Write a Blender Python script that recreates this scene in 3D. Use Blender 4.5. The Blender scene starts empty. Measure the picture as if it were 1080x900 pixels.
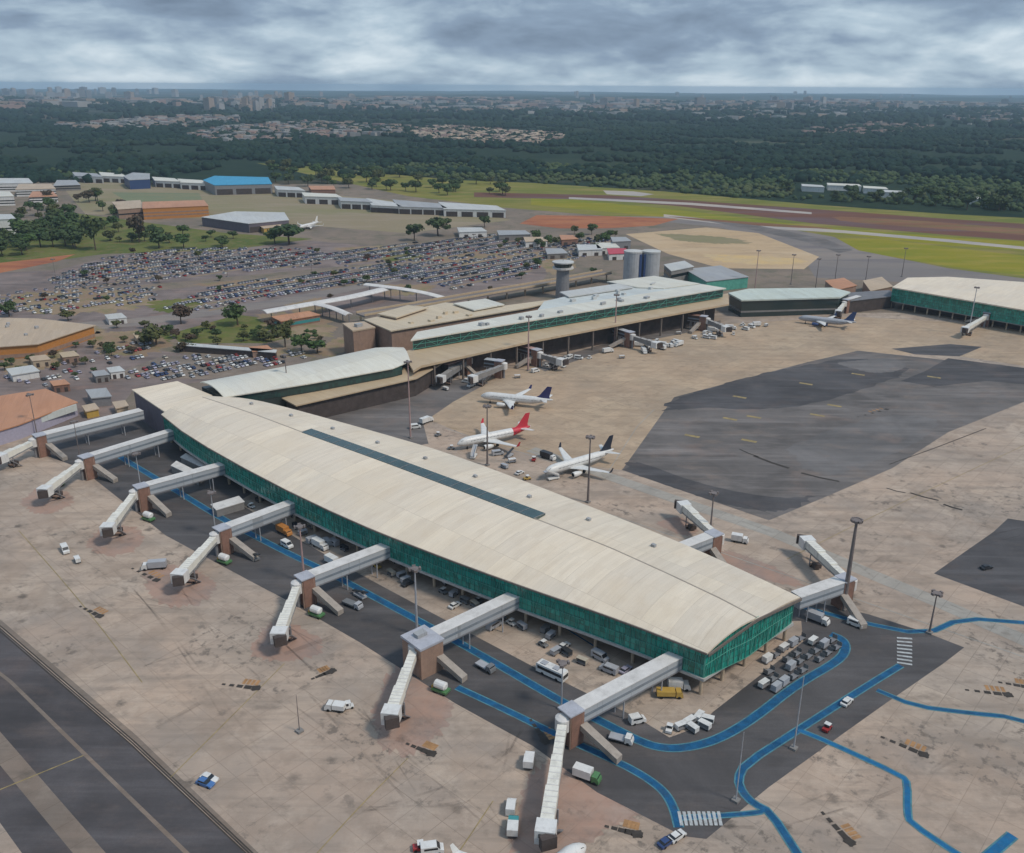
import bpy, bmesh, math, random
import numpy as np
from mathutils import Matrix, Vector
rnd = random.Random(7)
R = math.radians

# ------------------------------------------------------------------ camera, sky, sun, exposure
SC = bpy.context.scene
COL = SC.collection
FPX, HCAM = 950.0, 150.0
PITCH = math.atan((450 - 91) / FPX)
ROLL = R(0.37)
cam_data = bpy.data.cameras.new('camera')
cam = bpy.data.objects.new('camera', cam_data)
COL.objects.link(cam)
cam.location = (0, 0, HCAM)
cam.rotation_euler = (Matrix.Rotation(math.pi / 2 - PITCH, 3, 'X') @ Matrix.Rotation(ROLL, 3, 'Z')).to_euler()
cam_data.sensor_fit = 'HORIZONTAL'
cam_data.sensor_width = 36
cam_data.lens = 36 * FPX / 1080
cam_data.clip_start = 1
cam_data.clip_end = 90000
SC.camera = cam
SC.view_settings.view_transform = 'Standard'
SC.view_settings.look = 'None'
SC.view_settings.gamma = 1
SC.view_settings.use_curve_mapping = False
SC.view_settings.exposure = 0.66
SC.cycles.use_denoising = True
SC.cycles.volume_bounces = 1
SC.cycles.max_bounces = 5

SUN_EL, SUN_AZ = R(52), R(118)
world = bpy.data.worlds.new('World')
SC.world = world
world.use_nodes = True
wt = world.node_tree
wt.nodes.clear()
def wn(t, **k):
    n = wt.nodes.new(t)
    for a, b in k.items(): setattr(n, a, b)
    return n
def wm(op, a, b=None, c=None, clamp=False):
    n = wn('ShaderNodeMath', operation=op); n.use_clamp = clamp
    for i, v in enumerate((a, b, c)):
        if v is None: continue
        if isinstance(v, (int, float)): n.inputs[i].default_value = v
        else: wt.links.new(v, n.inputs[i])
    return n.outputs[0]
sky = wn('ShaderNodeTexSky', sky_type='NISHITA')
sky.sun_disc = False; sky.sun_elevation = SUN_EL; sky.sun_rotation = SUN_AZ
sky.altitude = 1000; sky.air_density = 1; sky.dust_density = 1.5
tc = wn('ShaderNodeTexCoord')
sep = wn('ShaderNodeSeparateXYZ'); wt.links.new(tc.outputs['Generated'], sep.inputs[0])
zc = wm('MAXIMUM', sep.outputs[2], 0.0)
inv = wm('DIVIDE', 1.0, wm('ADD', zc, 0.16))
comb = wn('ShaderNodeCombineXYZ')
wt.links.new(wm('MULTIPLY', sep.outputs[0], inv), comb.inputs[0])
wt.links.new(wm('MULTIPLY', sep.outputs[1], inv), comb.inputs[1])
def wnoise(scale, detail, rough, off, dist=0.0):
    mp = wn('ShaderNodeMapping'); mp.inputs['Location'].default_value = off
    wt.links.new(comb.outputs[0], mp.inputs[0])
    n = wn('ShaderNodeTexNoise'); n.inputs['Scale'].default_value = scale
    n.inputs['Detail'].default_value = detail; n.inputs['Roughness'].default_value = rough
    n.inputs['Distortion'].default_value = dist
    wt.links.new(mp.outputs[0], n.inputs['Vector'])
    return n.outputs['Fac']
n1 = wnoise(0.8, 5, 0.5, (3.1, 7.7, 0), 0.2)
def dnoise(scale, zs, detail, rough, off, dist=0.0):
    mp = wn('ShaderNodeMapping'); mp.inputs['Location'].default_value = off; mp.inputs['Scale'].default_value = (1, 1, zs)
    wt.links.new(tc.outputs['Generated'], mp.inputs[0])
    n = wn('ShaderNodeTexNoise'); n.inputs['Scale'].default_value = scale; n.inputs['Detail'].default_value = detail
    n.inputs['Roughness'].default_value = rough; n.inputs['Distortion'].default_value = dist
    wt.links.new(mp.outputs[0], n.inputs['Vector']); return n.outputs['Fac']
n2 = dnoise(5.5, 3.4, 6, 0.5, (2.2, 0.4, 1.7), 0.35)
n3 = dnoise(15, 2.8, 6, 0.52, (5.2, 3.4, 0.7), 0.25)
dens = wm('ADD', wm('MULTIPLY', n1, 0.3), wm('MULTIPLY', n2, 0.7))
cov = wn('ShaderNodeMapRange'); wt.links.new(dens, cov.inputs[0])
cov.inputs[1].default_value = 0.1; cov.inputs[2].default_value = 0.3
ramp = wn('ShaderNodeValToRGB')
wt.links.new(wm('ADD', wm('ADD', wm('MULTIPLY', dens, 0.74), wm('MULTIPLY', n3, 0.26)), wm('MULTIPLY', wm('SUBTRACT', wm('MINIMUM', zc, 0.1), 0.05), 1.8)), ramp.inputs[0])
el = ramp.color_ramp.elements
el[0].position = 0.36; el[0].color = (4.2, 4.8, 5.2, 1)
el[1].position = 0.64; el[1].color = (.95, 1.3, 1.8, 1)
e = el.new(0.44); e.color = (2.7, 3.4, 4.0, 1)
e = el.new(0.52); e.color = (1.6, 2.15, 2.85, 1)
# an overcast sky is brighter overhead than along the horizon
zen = wm('ADD', 1.0, wm('MULTIPLY', wm('POWER', zc, 1.0), 1.0))
cl = wn('ShaderNodeVectorMath', operation='SCALE')
wt.links.new(ramp.outputs[0], cl.inputs[0]); wt.links.new(zen, cl.inputs['Scale'])
mixw = wn('ShaderNodeMix', data_type='RGBA')
wt.links.new(cov.outputs[0], mixw.inputs[0])
wt.links.new(sky.outputs[0], mixw.inputs[6]); wt.links.new(cl.outputs[0], mixw.inputs[7])
bg = wn('ShaderNodeBackground'); bg.inputs[1].default_value = 0.1
wt.links.new(mixw.outputs[2], bg.inputs[0])
wo = wn('ShaderNodeOutputWorld'); wt.links.new(bg.outputs[0], wo.inputs[0])

sd = bpy.data.lights.new('sun', 'SUN'); sd.energy = 1.5; sd.angle = R(10); sd.color = (1, 0.91, 0.8)
sun = bpy.data.objects.new('sun', sd); COL.objects.link(sun)
sdir = Vector((math.sin(SUN_AZ) * math.cos(SUN_EL), math.cos(SUN_AZ) * math.cos(SUN_EL), math.sin(SUN_EL)))
sun.rotation_euler = sdir.to_track_quat('Z', 'Y').to_euler()
sun.location = (0, 0, 400)

# ------------------------------------------------------------------ survey: where a sight line of the survey photo meets height z
cp, sp_, cr, sr = math.cos(PITCH), math.sin(PITCH), math.cos(ROLL), math.sin(ROLL)
def S(px, py, z=0.0):
    x = (px - 540) / FPX; y = -(py - 450) / FPX
    x, y = x * cr - y * sr, x * sr + y * cr
    dx, dy, dz = x, cp + y * sp_, -sp_ + y * cp
    t = (z - HCAM) / dz
    return Vector((dx * t, dy * t, z))
def SS(pts, z=0.0): return [S(p[0], p[1], z) for p in pts]

# ------------------------------------------------------------------ mesh helper
class MB:
    def __init__(s): s.v = []; s.f = []; s.m = []; s.uv = {}
    def add(s, vs, fs, mi=0):
        o = len(s.v); s.v += [tuple(v) for v in vs]
        for f in fs: s.f.append(tuple(i + o for i in f)); s.m.append(mi)
        return s
    def box(s, c, d, rz=0.0, mi=0):
        ca, sa = math.cos(rz), math.sin(rz); vs = []
        for z in (-.5, .5):
            for x, y in ((-.5, -.5), (.5, -.5), (.5, .5), (-.5, .5)):
                X, Y = x * d[0], y * d[1]
                vs.append((c[0] + X * ca - Y * sa, c[1] + X * sa + Y * ca, c[2] + z * d[2]))
        return s.add(vs, [(3, 2, 1, 0), (4, 5, 6, 7), (0, 1, 5, 4), (1, 2, 6, 5), (2, 3, 7, 6), (3, 0, 4, 7)], mi)
    def prism(s, poly, z0, z1, mi=0):
        p = [(q[0], q[1]) for q in poly]
        a = sum(p[i][0] * p[(i + 1) % len(p)][1] - p[(i + 1) % len(p)][0] * p[i][1] for i in range(len(p)))
        if a < 0: p = p[::-1]
        n = len(p)
        vs = [(x, y, z0) for x, y in p] + [(x, y, z1) for x, y in p]
        fs = [tuple(range(n))[::-1], tuple(range(n, 2 * n))] + [(i, (i + 1) % n, n + (i + 1) % n, n + i) for i in range(n)]
        return s.add(vs, fs, mi)
    def tube(s, a, b, r0, r1=None, n=8, mi=0, cap=True):
        a, b = Vector(a), Vector(b); r1 = r0 if r1 is None else r1
        d = (b - a).normalized(); u = d.orthogonal().normalized(); w = d.cross(u)
        vs = [a + (u * math.cos(t) + w * math.sin(t)) * r0 for t in (2 * math.pi * i / n for i in range(n))]
        vs += [b + (u * math.cos(t) + w * math.sin(t)) * r1 for t in (2 * math.pi * i / n for i in range(n))]
        fs = [(i, (i + 1) % n, n + (i + 1) % n, n + i) for i in range(n)]
        if cap: fs += [tuple(range(n))[::-1], tuple(range(n, 2 * n))]
        return s.add(vs, fs, mi)
    def beam(s, a, b, w, h, mi=0, base=0.0):
        """a box section w wide and h tall whose floor line runs from a to b"""
        a, b = Vector(a), Vector(b); d = b - a; d.z = 0; d.normalize(); n = Vector((-d.y, d.x, 0)) * (w / 2)
        up = Vector((0, 0, h)); vs = [a - n, a + n, a + n + up, a - n + up, b - n, b + n, b + n + up, b - n + up]
        return s.add(vs, [(0, 1, 2, 3), (7, 6, 5, 4), (0, 4, 5, 1), (1, 5, 6, 2), (2, 6, 7, 3), (3, 7, 4, 0)], mi)
    def loft(s, rings, mi=0, cap=True, closed=True):
        n = len(rings[0]); vs = [p for r in rings for p in r]; fs = []
        m = n if closed else n - 1
        for k in range(len(rings) - 1):
            for i in range(m):
                j = (i + 1) % n
                fs.append((k * n + i, k * n + j, (k + 1) * n + j, (k + 1) * n + i))
        if cap and closed: fs += [tuple(range(n))[::-1], tuple(range((len(rings) - 1) * n, len(rings) * n))]
        return s.add(vs, fs, mi)
    def sheet(s, poly, z, mi=0):
        p = [(q[0], q[1], z) for q in poly]
        a = sum(p[i][0] * p[(i + 1) % len(p)][1] - p[(i + 1) % len(p)][0] * p[i][1] for i in range(len(p)))
        if a < 0: p = p[::-1]
        return s.add(p, [tuple(range(len(p)))], mi)
    def build(s, name, mats, parent=None, smooth=False, fix=False):
        me = bpy.data.meshes.new(name)
        o0 = ORIG.get(parent.name, (0, 0, 0)) if parent else (0, 0, 0)
        vs = [(v[0] - o0[0], v[1] - o0[1], v[2] - o0[2]) for v in s.v] if any(o0) else s.v
        me.from_pydata(vs, [], s.f)
        if not isinstance(mats, (list, tuple)): mats = [mats]
        for m in mats: me.materials.append(m)
        if len(mats) > 1: me.polygons.foreach_set('material_index', s.m)
        if fix:
            b = bmesh.new(); b.from_mesh(me); bmesh.ops.recalc_face_normals(b, faces=b.faces); b.to_mesh(me); b.free()
        if smooth:
            me.polygons.foreach_set('use_smooth', [True] * len(me.polygons))
        me.update()
        o = bpy.data.objects.new(name, me); COL.objects.link(o)
        if parent: o.parent = parent; ORIG[o.name] = o0
        return o
ORIG = {}
def tag(o, label=None, cat=None, group=None, kind=None):
    if label: o['label'] = label
    if cat: o['category'] = cat
    if group: o['group'] = group
    if kind: o['kind'] = kind
    return o
def thing(name, label, cat, loc=(0, 0, 0), group=None):
    o = bpy.data.objects.new(name, None); COL.objects.link(o); o.empty_display_size = 0.5
    o.location = loc; ORIG[o.name] = tuple(loc)
    return tag(o, label, cat, group)
def struct(o): o['kind'] = 'structure'; return o
def copy_tree(o, parent=None):
    c = o.copy(); COL.objects.link(c)
    if parent: c.parent = parent
    for ch in list(KIDS(o)): copy_tree(ch, c)
    return c
def KIDS(o): return [x for x in o.children]
def dup(o, loc, rz=0.0, label=None, group=None, scale=None):
    c = copy_tree(o); c.location = loc; c.rotation_euler = (0, 0, rz)
    if label: c['label'] = label
    if group: c['group'] = group
    if scale: c.scale = scale if isinstance(scale, tuple) else (scale,) * 3
    return c
def rot2(v, a): return Vector((v[0] * math.cos(a) - v[1] * math.sin(a), v[0] * math.sin(a) + v[1] * math.cos(a), 0))
def heading(a, b): return math.atan2(b[1] - a[1], b[0] - a[0])
def resample(pts, n):
    pts = [Vector(p) for p in pts]; L = [0]
    for i in range(1, len(pts)): L.append(L[-1] + (pts[i] - pts[i - 1]).length)
    out = []
    for k in range(n):
        t = L[-1] * k / (n - 1); i = 1
        while i < len(pts) - 1 and L[i] < t: i += 1
        f = (t - L[i - 1]) / max(1e-9, L[i] - L[i - 1])
        out.append(pts[i - 1].lerp(pts[i], f))
    return out
def smooth(pts, it=2):
    for _ in range(it):
        q = [pts[0]]
        for a, b in zip(pts, pts[1:]): q += [a.lerp(b, .25), a.lerp(b, .75)]
        pts = q + [pts[-1]]
    return pts
def ribbon(mb, pts, w, z, mi=0):
    ls, rs = [], []
    for i, p in enumerate(pts):
        a = pts[max(0, i - 1)]; b = pts[min(len(pts) - 1, i + 1)]
        d = Vector((b[0] - a[0], b[1] - a[1], 0)).normalized(); n = Vector((-d.y, d.x, 0)) * (w / 2)
        ls.append((p[0] + n.x, p[1] + n.y, z)); rs.append((p[0] - n.x, p[1] - n.y, z))
    m = len(pts)
    mb.add(rs + ls, [(i, i + 1, m + i + 1, m + i) for i in range(m - 1)], mi)

# ------------------------------------------------------------------ materials
class NT:
    def __init__(s, name):
        s.mat = bpy.data.materials.new(name); s.mat.use_nodes = True
        s.t = s.mat.node_tree; s.t.nodes.clear()
        s.out = s.t.nodes.new('ShaderNodeOutputMaterial')
        s.b = s.t.nodes.new('ShaderNodeBsdfPrincipled')
        s.t.links.new(s.b.outputs[0], s.out.inputs[0])
        s._pos = None
    def n(s, t, **k):
        x = s.t.nodes.new(t)
        for a, b in k.items(): setattr(x, a, b)
        return x
    def put(s, v, i):
        if isinstance(v, (int, float)): i.default_value = v
        elif isinstance(v, (tuple, list)): i.default_value = tuple(v) + ((1,) if len(v) == 3 and len(i.default_value) == 4 else ())
        else: s.t.links.new(v, i)
    def pos(s):
        if s._pos is None: s._pos = s.n('ShaderNodeNewGeometry').outputs['Position']
        return s._pos
    def map(s, vec, loc=(0, 0, 0), rz=0, sc=(1, 1, 1)):
        m = s.n('ShaderNodeMapping'); m.inputs['Location'].default_value = loc
        m.inputs['Rotation'].default_value = (0, 0, rz); m.inputs['Scale'].default_value = sc
        s.put(vec, m.inputs[0]); return m.outputs[0]
    def noise(s, vec, scale, detail=4, rough=.55, dist=0):
        x = s.n('ShaderNodeTexNoise'); x.inputs['Scale'].default_value = scale; x.inputs['Detail'].default_value = detail
        x.inputs['Roughness'].default_value = rough; x.inputs['Distortion'].default_value = dist
        s.put(vec, x.inputs['Vector']); return x.outputs['Fac']
    def rng(s, v, a, b, c=0, d=1):
        x = s.n('ShaderNodeMapRange'); s.put(v, x.inputs[0])
        for i, q in zip((1, 2, 3, 4), (a, b, c, d)): x.inputs[i].default_value = q
        return x.outputs[0]
    def mix(s, f, a, b, mode='MIX'):
        x = s.n('ShaderNodeMix', data_type='RGBA', blend_type=mode)
        s.put(f, x.inputs[0]); s.put(a, x.inputs[6]); s.put(b, x.inputs[7]); return x.outputs[2]
    def math(s, op, a, b=None):
        x = s.n('ShaderNodeMath', operation=op); s.put(a, x.inputs[0])
        if b is not None: s.put(b, x.inputs[1])
        return x.outputs[0]
    def done(s, col, rough=.8, metal=0, spec=.3):
        s.put(col, s.b.inputs['Base Color']); s.put(rough, s.b.inputs['Roughness'])
        s.b.inputs['Metallic'].default_value = metal
        s.b.inputs['Specular IOR Level'].default_value = spec
        return s.mat
def paint(name, col, rough=.6, var=.18, scale=.6, metal=0, dirt=.0, spec=.3, grime=(.12, .1, .085)):
    """a coloured surface with weathering: broad fading, fine grain and streaked grime"""
    t = NT(name); p = t.pos()
    a = t.noise(p, scale, 5, .6); b = t.noise(p, scale * 7, 3, .6)
    f = t.math('ADD', t.math('MULTIPLY', a, .65), t.math('MULTIPLY', b, .35))
    lo = tuple(c * (1 - var) for c in col); hi = tuple(min(1, c * (1 + var)) for c in col)
    c = t.mix(t.rng(f, .3, .7), lo, hi)
    if dirt:
        d = t.noise(t.map(p, sc=(.5, .5, .08)), scale * 2.2, 5, .65)
        c = t.mix(t.rng(d, .5, .75, 0, dirt), c, grime)
    return t.done(c, rough, metal, spec)
AX = R(-41.5)      # the long axis of the pier on the site
def concrete(name, col, tint=None, slab=7.5, spots=1.0, stain=1.0):
    t = NT(name); p = t.pos(); q = t.map(p, rz=-AX)
    br = t.n('ShaderNodeTexBrick'); br.offset = 0; t.put(q, br.inputs['Vector'])
    br.inputs['Scale'].default_value = 1; br.inputs['Brick Width'].default_value = slab; br.inputs['Row Height'].default_value = slab
    br.inputs['Mortar Size'].default_value = .09; br.inputs['Mortar Smooth'].default_value = .3
    br.inputs['Color1'].default_value = tuple(c * .93 for c in col) + (1,); br.inputs['Color2'].default_value = tuple(c * 1.05 for c in col) + (1,)
    br.inputs['Mortar'].default_value = tuple(c * .52 for c in col) + (1,)
    c = br.outputs['Color']
    br2 = t.n('ShaderNodeTexBrick'); br2.offset = .37; t.put(q, br2.inputs['Vector']); br2.inputs['Scale'].default_value = 1
    br2.inputs['Brick Width'].default_value = slab * 5; br2.inputs['Row Height'].default_value = slab * 3; br2.inputs['Mortar Size'].default_value = 0
    br2.inputs['Color1'].default_value = (.8, .8, .82, 1); br2.inputs['Color2'].default_value = (1.12, 1.1, 1.07, 1)
    c = t.mix(.8 * min(1, stain), c, br2.outputs['Color'], 'MULTIPLY')
    big = t.noise(p, .018, 5, .6, .4)
    c = t.mix(t.rng(big, .38, .68, 0, .55 * stain), c, tuple(x * f for x, f in zip(col, (1.18, .98, .86))))
    g = t.noise(t.map(p, loc=(40, 9, 0)), .03, 6, .65)
    c = t.mix(t.rng(g, .48, .66, 0, .75 * stain), c, tuple(x * f for x, f in zip(col, (.62, .64, .68))))
    st = t.noise(t.map(p, rz=-AX + R(4), sc=(.02, .22, 1)), 1.0, 6, .62)
    c = t.mix(t.rng(st, .5, .7, 0, .6 * stain), c, tuple(x * .5 for x in col))
    st2 = t.noise(t.map(p, rz=-AX + R(88), sc=(.02, .2, 1), loc=(5, 3, 0)), 1.0, 6, .62)
    c = t.mix(t.rng(st2, .52, .68, 0, .62 * stain), c, tuple(x * .55 for x in col))
    li = t.noise(t.map(p, loc=(9, 70, 3)), .09, 6, .7)
    c = t.mix(t.rng(li, .52, .72, 0, .45 * stain), c, tuple(min(1, x * 1.35) for x in col))
    # oil drips
    vo = t.n('ShaderNodeTexVoronoi'); t.put(p, vo.inputs['Vector'])
    vo.inputs['Scale'].default_value = .11
    dm = t.noise(t.map(p, loc=(3, 3, 3)), .022, 3)
    near = t.rng(t.math('ADD', vo.outputs['Distance'], t.math('MULTIPLY', t.noise(t.map(p, sc=(1, 1.6, 1)), .55, 5, .7), .5)), .32, .46, 1, 0)
    bl = t.noise(t.map(p, loc=(77, 5, 0), rz=-AX, sc=(.6, 1, 1)), .16, 6, .7)
    c = t.mix(t.rng(bl, .56, .7, 0, .7 * stain), c, tuple(x * .42 for x in col))
    bl2 = t.noise(t.map(p, loc=(7, 55, 0)), .055, 7, .7)
    c = t.mix(t.rng(bl2, .5, .64, 0, .5 * stain), c, tuple(x * f for x, f in zip(col, (.66, .6, .56))))
    c = t.mix(t.math('MULTIPLY', near, t.rng(dm, .46, .56, 0, .8 * spots)), c, (.06, .052, .045))
    ck = t.noise(t.map(p, loc=(12, 44, 0), rz=-AX), .32, 5, .68); cm = t.noise(t.map(p, loc=(61, 23, 0)), .028, 4, .6)
    c = t.mix(t.math('MULTIPLY', t.rng(ck, .53, .62), t.rng(cm, .5, .6, 0, .78 * spots)), c, (.1, .085, .072))
    ck2 = t.noise(t.map(p, loc=(92, 4, 0), rz=-AX), .2, 5, .65); cm2 = t.noise(t.map(p, loc=(11, 83, 0)), .02, 4, .6)
    c = t.mix(t.math('MULTIPLY', t.rng(ck2, .5, .64), t.rng(cm2, .5, .62, 0, .6 * spots)), c, (.2, .155, .12))
    gr = t.noise(p, 1.6, 4, .7)
    c = t.mix(t.rng(gr, .3, .7, .0, .3), c, tuple(x * .75 for x in col))
    if tint: c = t.mix(t.rng(t.noise(p, .12, 6, .65), .36, .62, .05, .65), c, tint)
    return t.done(c, .85, 0, .25)
def asphalt(name, col, patch=.5, slab=0):
    t = NT(name); p = t.pos()
    c = t.mix(t.rng(t.noise(p, .03, 6, .6, .5), .35, .65), tuple(x * .72 for x in col), tuple(x * 1.3 for x in col))
    st = t.noise(t.map(p, rz=-AX, sc=(.012, .16, 1)), 1.0, 6, .62)
    c = t.mix(t.rng(st, .5, .75, 0, patch), c, tuple(x * 1.9 for x in col))
    s2 = t.noise(t.map(p, rz=-AX + R(70), sc=(.015, .2, 1)), 1.0, 6, .62)
    c = t.mix(t.rng(s2, .52, .75, 0, .5), c, tuple(x * .45 for x in col))
    r = t.noise(t.map(p, loc=(31, 2, 0)), .05, 5, .6)
    c = t.mix(t.rng(r, .55, .75, 0, .45), c, (col[0] * 2.0, col[1] * 1.5, col[2] * 1.25))
    ta = t.noise(t.map(p, loc=(14, 62, 0), rz=-AX, sc=(.5, 1, 1)), .07, 6, .68)
    c = t.mix(t.rng(ta, .54, .68, 0, .45 * patch), c, (col[0] * 2.1, col[1] * 1.75, col[2] * 1.45))
    dk = t.noise(t.map(p, loc=(4, 12, 0), rz=-AX + R(30), sc=(.35, 1, 1)), .09, 6, .68)
    c = t.mix(t.rng(dk, .52, .68, 0, .6 * patch), c, tuple(x * .5 for x in col))
    c = t.mix(t.rng(t.noise(p, 1.5, 3, .7), .3, .7, 0, .3), c, tuple(x * .6 for x in col))
    return t.done(c, .8, 0, .3)
def soil(name, cols, scales=(.006, .03), rough=.95, stretch=None):
    t = NT(name); p = t.pos()
    if stretch: q = t.map(p, rz=stretch[0], sc=(stretch[1], 1, 1))
    else: q = p
    c = t.mix(t.rng(t.noise(q, scales[0], 6, .6, .3), .4, .6), cols[0], cols[1])
    c = t.mix(t.rng(t.noise(t.map(q, loc=(50, 20, 0)), scales[1], 6, .65), .48, .66), c, cols[2])
    c = t.mix(t.rng(t.noise(q, .4, 4, .7), .3, .7, 0, .35), c, tuple(x * .6 for x in cols[0]))
    return t.done(c, rough, 0, .1)
M = {}
M['apron'] = concrete('apron_concrete', (.425, .35, .283))
M['apron_far'] = concrete('apron_concrete_sandy', (.44, .34, .24), spots=.4, stain=.7)
M['apron_strip'] = concrete('apron_concrete_pale', (.37, .35, .31), spots=.5, stain=.6)
M['red_zone'] = concrete('apron_concrete_reddened', (.34, .27, .23), tint=(.4, .245, .18))
M['road'] = asphalt('service_road_asphalt', (.086, .08, .08), .6)
M['taxi'] = asphalt('taxiway_asphalt', (.082, .075, .077), .8)
M['patch'] = asphalt('apron_asphalt', (.14, .126, .118), 1.0)
M['patch_light'] = asphalt('apron_asphalt_worn', (.15, .14, .135), .5)
M['patch_dark'] = asphalt('apron_asphalt_dark', (.078, .074, .076), .9)
M['shoulder'] = concrete('taxiway_shoulder', (.24, .2, .165), spots=.2)
M['lot'] = asphalt('car_park_asphalt', (.19, .15, .135), .6)
M['blue'] = paint('blue_road_paint', (.008, .085, .19), .7, .5, .35, dirt=.6, grime=(.045, .06, .08))
M['blue_bright'] = paint('fresh_blue_road_paint', (.008, .12, .27), .6, .3, .5, dirt=.3)
M['pale_edge'] = paint('pale_blue_edge_paint', (.07, .2, .24), .7, .4, .4, dirt=.7)
M['white_paint'] = paint('white_road_paint', (.42, .44, .44), .7, .3, .8, dirt=.6)
M['yellow_paint'] = paint('yellow_apron_paint', (.3, .23, .1), .7, .4, .4, dirt=.9)
M['mark_dark'] = paint('dark_apron_mark', (.05, .042, .036), .8, .4, .5)
def trackmat():
    t = NT('faint_tyre_track'); p = t.pos(); c = t.done((.08, .07, .062), .9)
    tr = t.n('ShaderNodeBsdfTransparent'); mx = t.n('ShaderNodeMixShader')
    t.put(t.rng(t.noise(p, .06, 6, .7), .45, .75, 0, .3), mx.inputs[0]); t.t.links.new(tr.outputs[0], mx.inputs[1]); t.t.links.new(t.b.outputs[0], mx.inputs[2])
    t.t.links.new(mx.outputs[0], t.out.inputs[0]); return t.mat
M['track'] = trackmat()
M['mark_orange'] = paint('worn_orange_mark', (.36, .2, .09), .8, .4, .3, dirt=.3)
def roofing(name, col, ang, pitch=.9, dirt=.5, panel=12.0):
    """standing-seam metal: seam lines, panel to panel tone and weather streaks"""
    t = NT(name); p = t.pos(); q = t.map(p, rz=-ang)
    br = t.n('ShaderNodeTexBrick'); br.offset = .3; t.put(q, br.inputs['Vector']); br.inputs['Scale'].default_value = 1
    br.inputs['Brick Width'].default_value = pitch; br.inputs['Row Height'].default_value = panel
    br.inputs['Mortar Size'].default_value = .03; br.inputs['Mortar Smooth'].default_value = .5
    br.inputs['Color1'].default_value = tuple(c * .95 for c in col) + (1,); br.inputs['Color2'].default_value = tuple(min(1, c * 1.04) for c in col) + (1,)
    br.inputs['Mortar'].default_value = tuple(c * .8 for c in col) + (1,)
    c = br.outputs['Color']
    bp = t.n('ShaderNodeTexBrick'); bp.offset = .5; t.put(q, bp.inputs['Vector']); bp.inputs['Scale'].default_value = 1
    bp.inputs['Brick Width'].default_value = 9; bp.inputs['Row Height'].default_value = 30; bp.inputs['Mortar Size'].default_value = .07
    bp.inputs['Color1'].default_value = (.91, .91, .92, 1); bp.inputs['Color2'].default_value = (1.04, 1.035, 1.02, 1); bp.inputs['Mortar'].default_value = (.74, .72, .7, 1)
    c = t.mix(1.0, c, bp.outputs['Color'], 'MULTIPLY')
    w = t.noise(t.map(q, sc=(.5, .06, 1)), .6, 6, .65)
    c = t.mix(t.rng(w, .48, .75, 0, dirt), c, tuple(x * f for x, f in zip(col, (.72, .66, .6))))
    w2 = t.noise(p, .05, 5, .6)
    c = t.mix(t.rng(w2, .4, .68, 0, dirt * .8), c, tuple(x * f for x, f in zip(col, (.92, .86, .76))))
    c = t.mix(t.rng(t.noise(t.map(p, loc=(7, 7, 7)), .03, 5, .6), .5, .7, 0, dirt * .7), c, tuple(x * f for x, f in zip(col, (.84, .86, .86))))
    return t.done(c, .55, 0, .35)
M['roof_pier'] = roofing('pier_roof_metal', (.75, .655, .525), AX, 1.2)
M['roof_pier_far'] = roofing('pier_roof_metal_grey', (.71, .625, .505), AX, 1.2)
M['roof_white'] = roofing('white_roof_metal', (.64, .63, .56), R(47), 1.2)
M['roof_mint'] = roofing('pale_green_roof', (.54, .6, .55), R(10), 1.5)
M['roof_cream'] = roofing('cream_roof_metal', (.58, .49, .36), R(47), 1.2)
M['roof_tan'] = roofing('tan_roof_sheet', (.5, .39, .26), R(47), 1.5)
M['roof_blue_white'] = roofing('bluish_white_roof', (.55, .59, .58), R(47), 1.5)
M['roof_grey'] = roofing('grey_roof_sheet', (.36, .37, .38), R(20), 1.5)
M['roof_pale'] = roofing('pale_roof_sheet', (.52, .53, .52), R(20), 1.5)
M['roof_orange'] = roofing('rusty_orange_roof', (.5, .25, .14), R(20), 1.5, .7)
M['roof_beige'] = roofing('beige_roof', (.5, .39, .28), R(20), 1.5, .6)
M['roof_sky'] = roofing('bright_blue_roof', (.04, .3, .5), R(10), 1.5, .2)
def glass_wall(name, cols, bw=1.6, bh=2.0):
    """tinted curtain wall seen by uv in metres: panes of slightly different tint and tilt between dark mullions"""
    t = NT(name); uv = t.n('ShaderNodeUVMap').outputs[0]
    br = t.n('ShaderNodeTexBrick'); br.offset = 0; t.put(uv, br.inputs['Vector']); br.inputs['Scale'].default_value = 1
    br.inputs['Brick Width'].default_value = bw; br.inputs['Row Height'].default_value = bh
    br.inputs['Mortar Size'].default_value = .07
    br.inputs['Color1'].default_value = (0, 0, 0, 1); br.inputs['Color2'].default_value = (1, 1, 1, 1); br.inputs['Mortar'].default_value = (.5, .5, .5, 1)
    c = t.mix(br.outputs['Color'], cols[0], cols[1])
    n = t.noise(t.map(uv, sc=(.5, .45, 1)), 1.0, 3, .6)
    c = t.mix(t.rng(n, .58, .7, 0, .6), c, cols[2])
    c = t.mix(br.outputs['Fac'], c, (.025, .04, .038))
    return t.done(c, .22, 0, .6)
M['glass'] = glass_wall('green_curtain_wall', ((.008, .15, .115), (.022, .34, .26), (.06, .5, .38)))
M['glass_dark'] = glass_wall('dark_green_glass', ((.012, .035, .034), (.016, .06, .055), (.025, .09, .08)))
M['steel_green'] = paint('green_steel', (.1, .34, .27), .5, .25, .5)
M['skylight'] = paint('dark_skylight_glass', (.035, .07, .07), .15, .3, .3, spec=.6)
M['fascia'] = paint('brown_grey_fascia', (.17, .14, .12), .6, .2, .5)
M['slab'] = paint('grey_concrete_slab', (.22, .21, .2), .8, .2, .4)
M['slab_edge'] = paint('pale_slab_edge', (.42, .41, .39), .8, .2, .4, dirt=.3)
M['ridge_shade'] = paint('ridge_shade_tone', (.34, .29, .24), .6, .2, .3)  # tone for the shadow line drawn along the pier ridge
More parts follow.
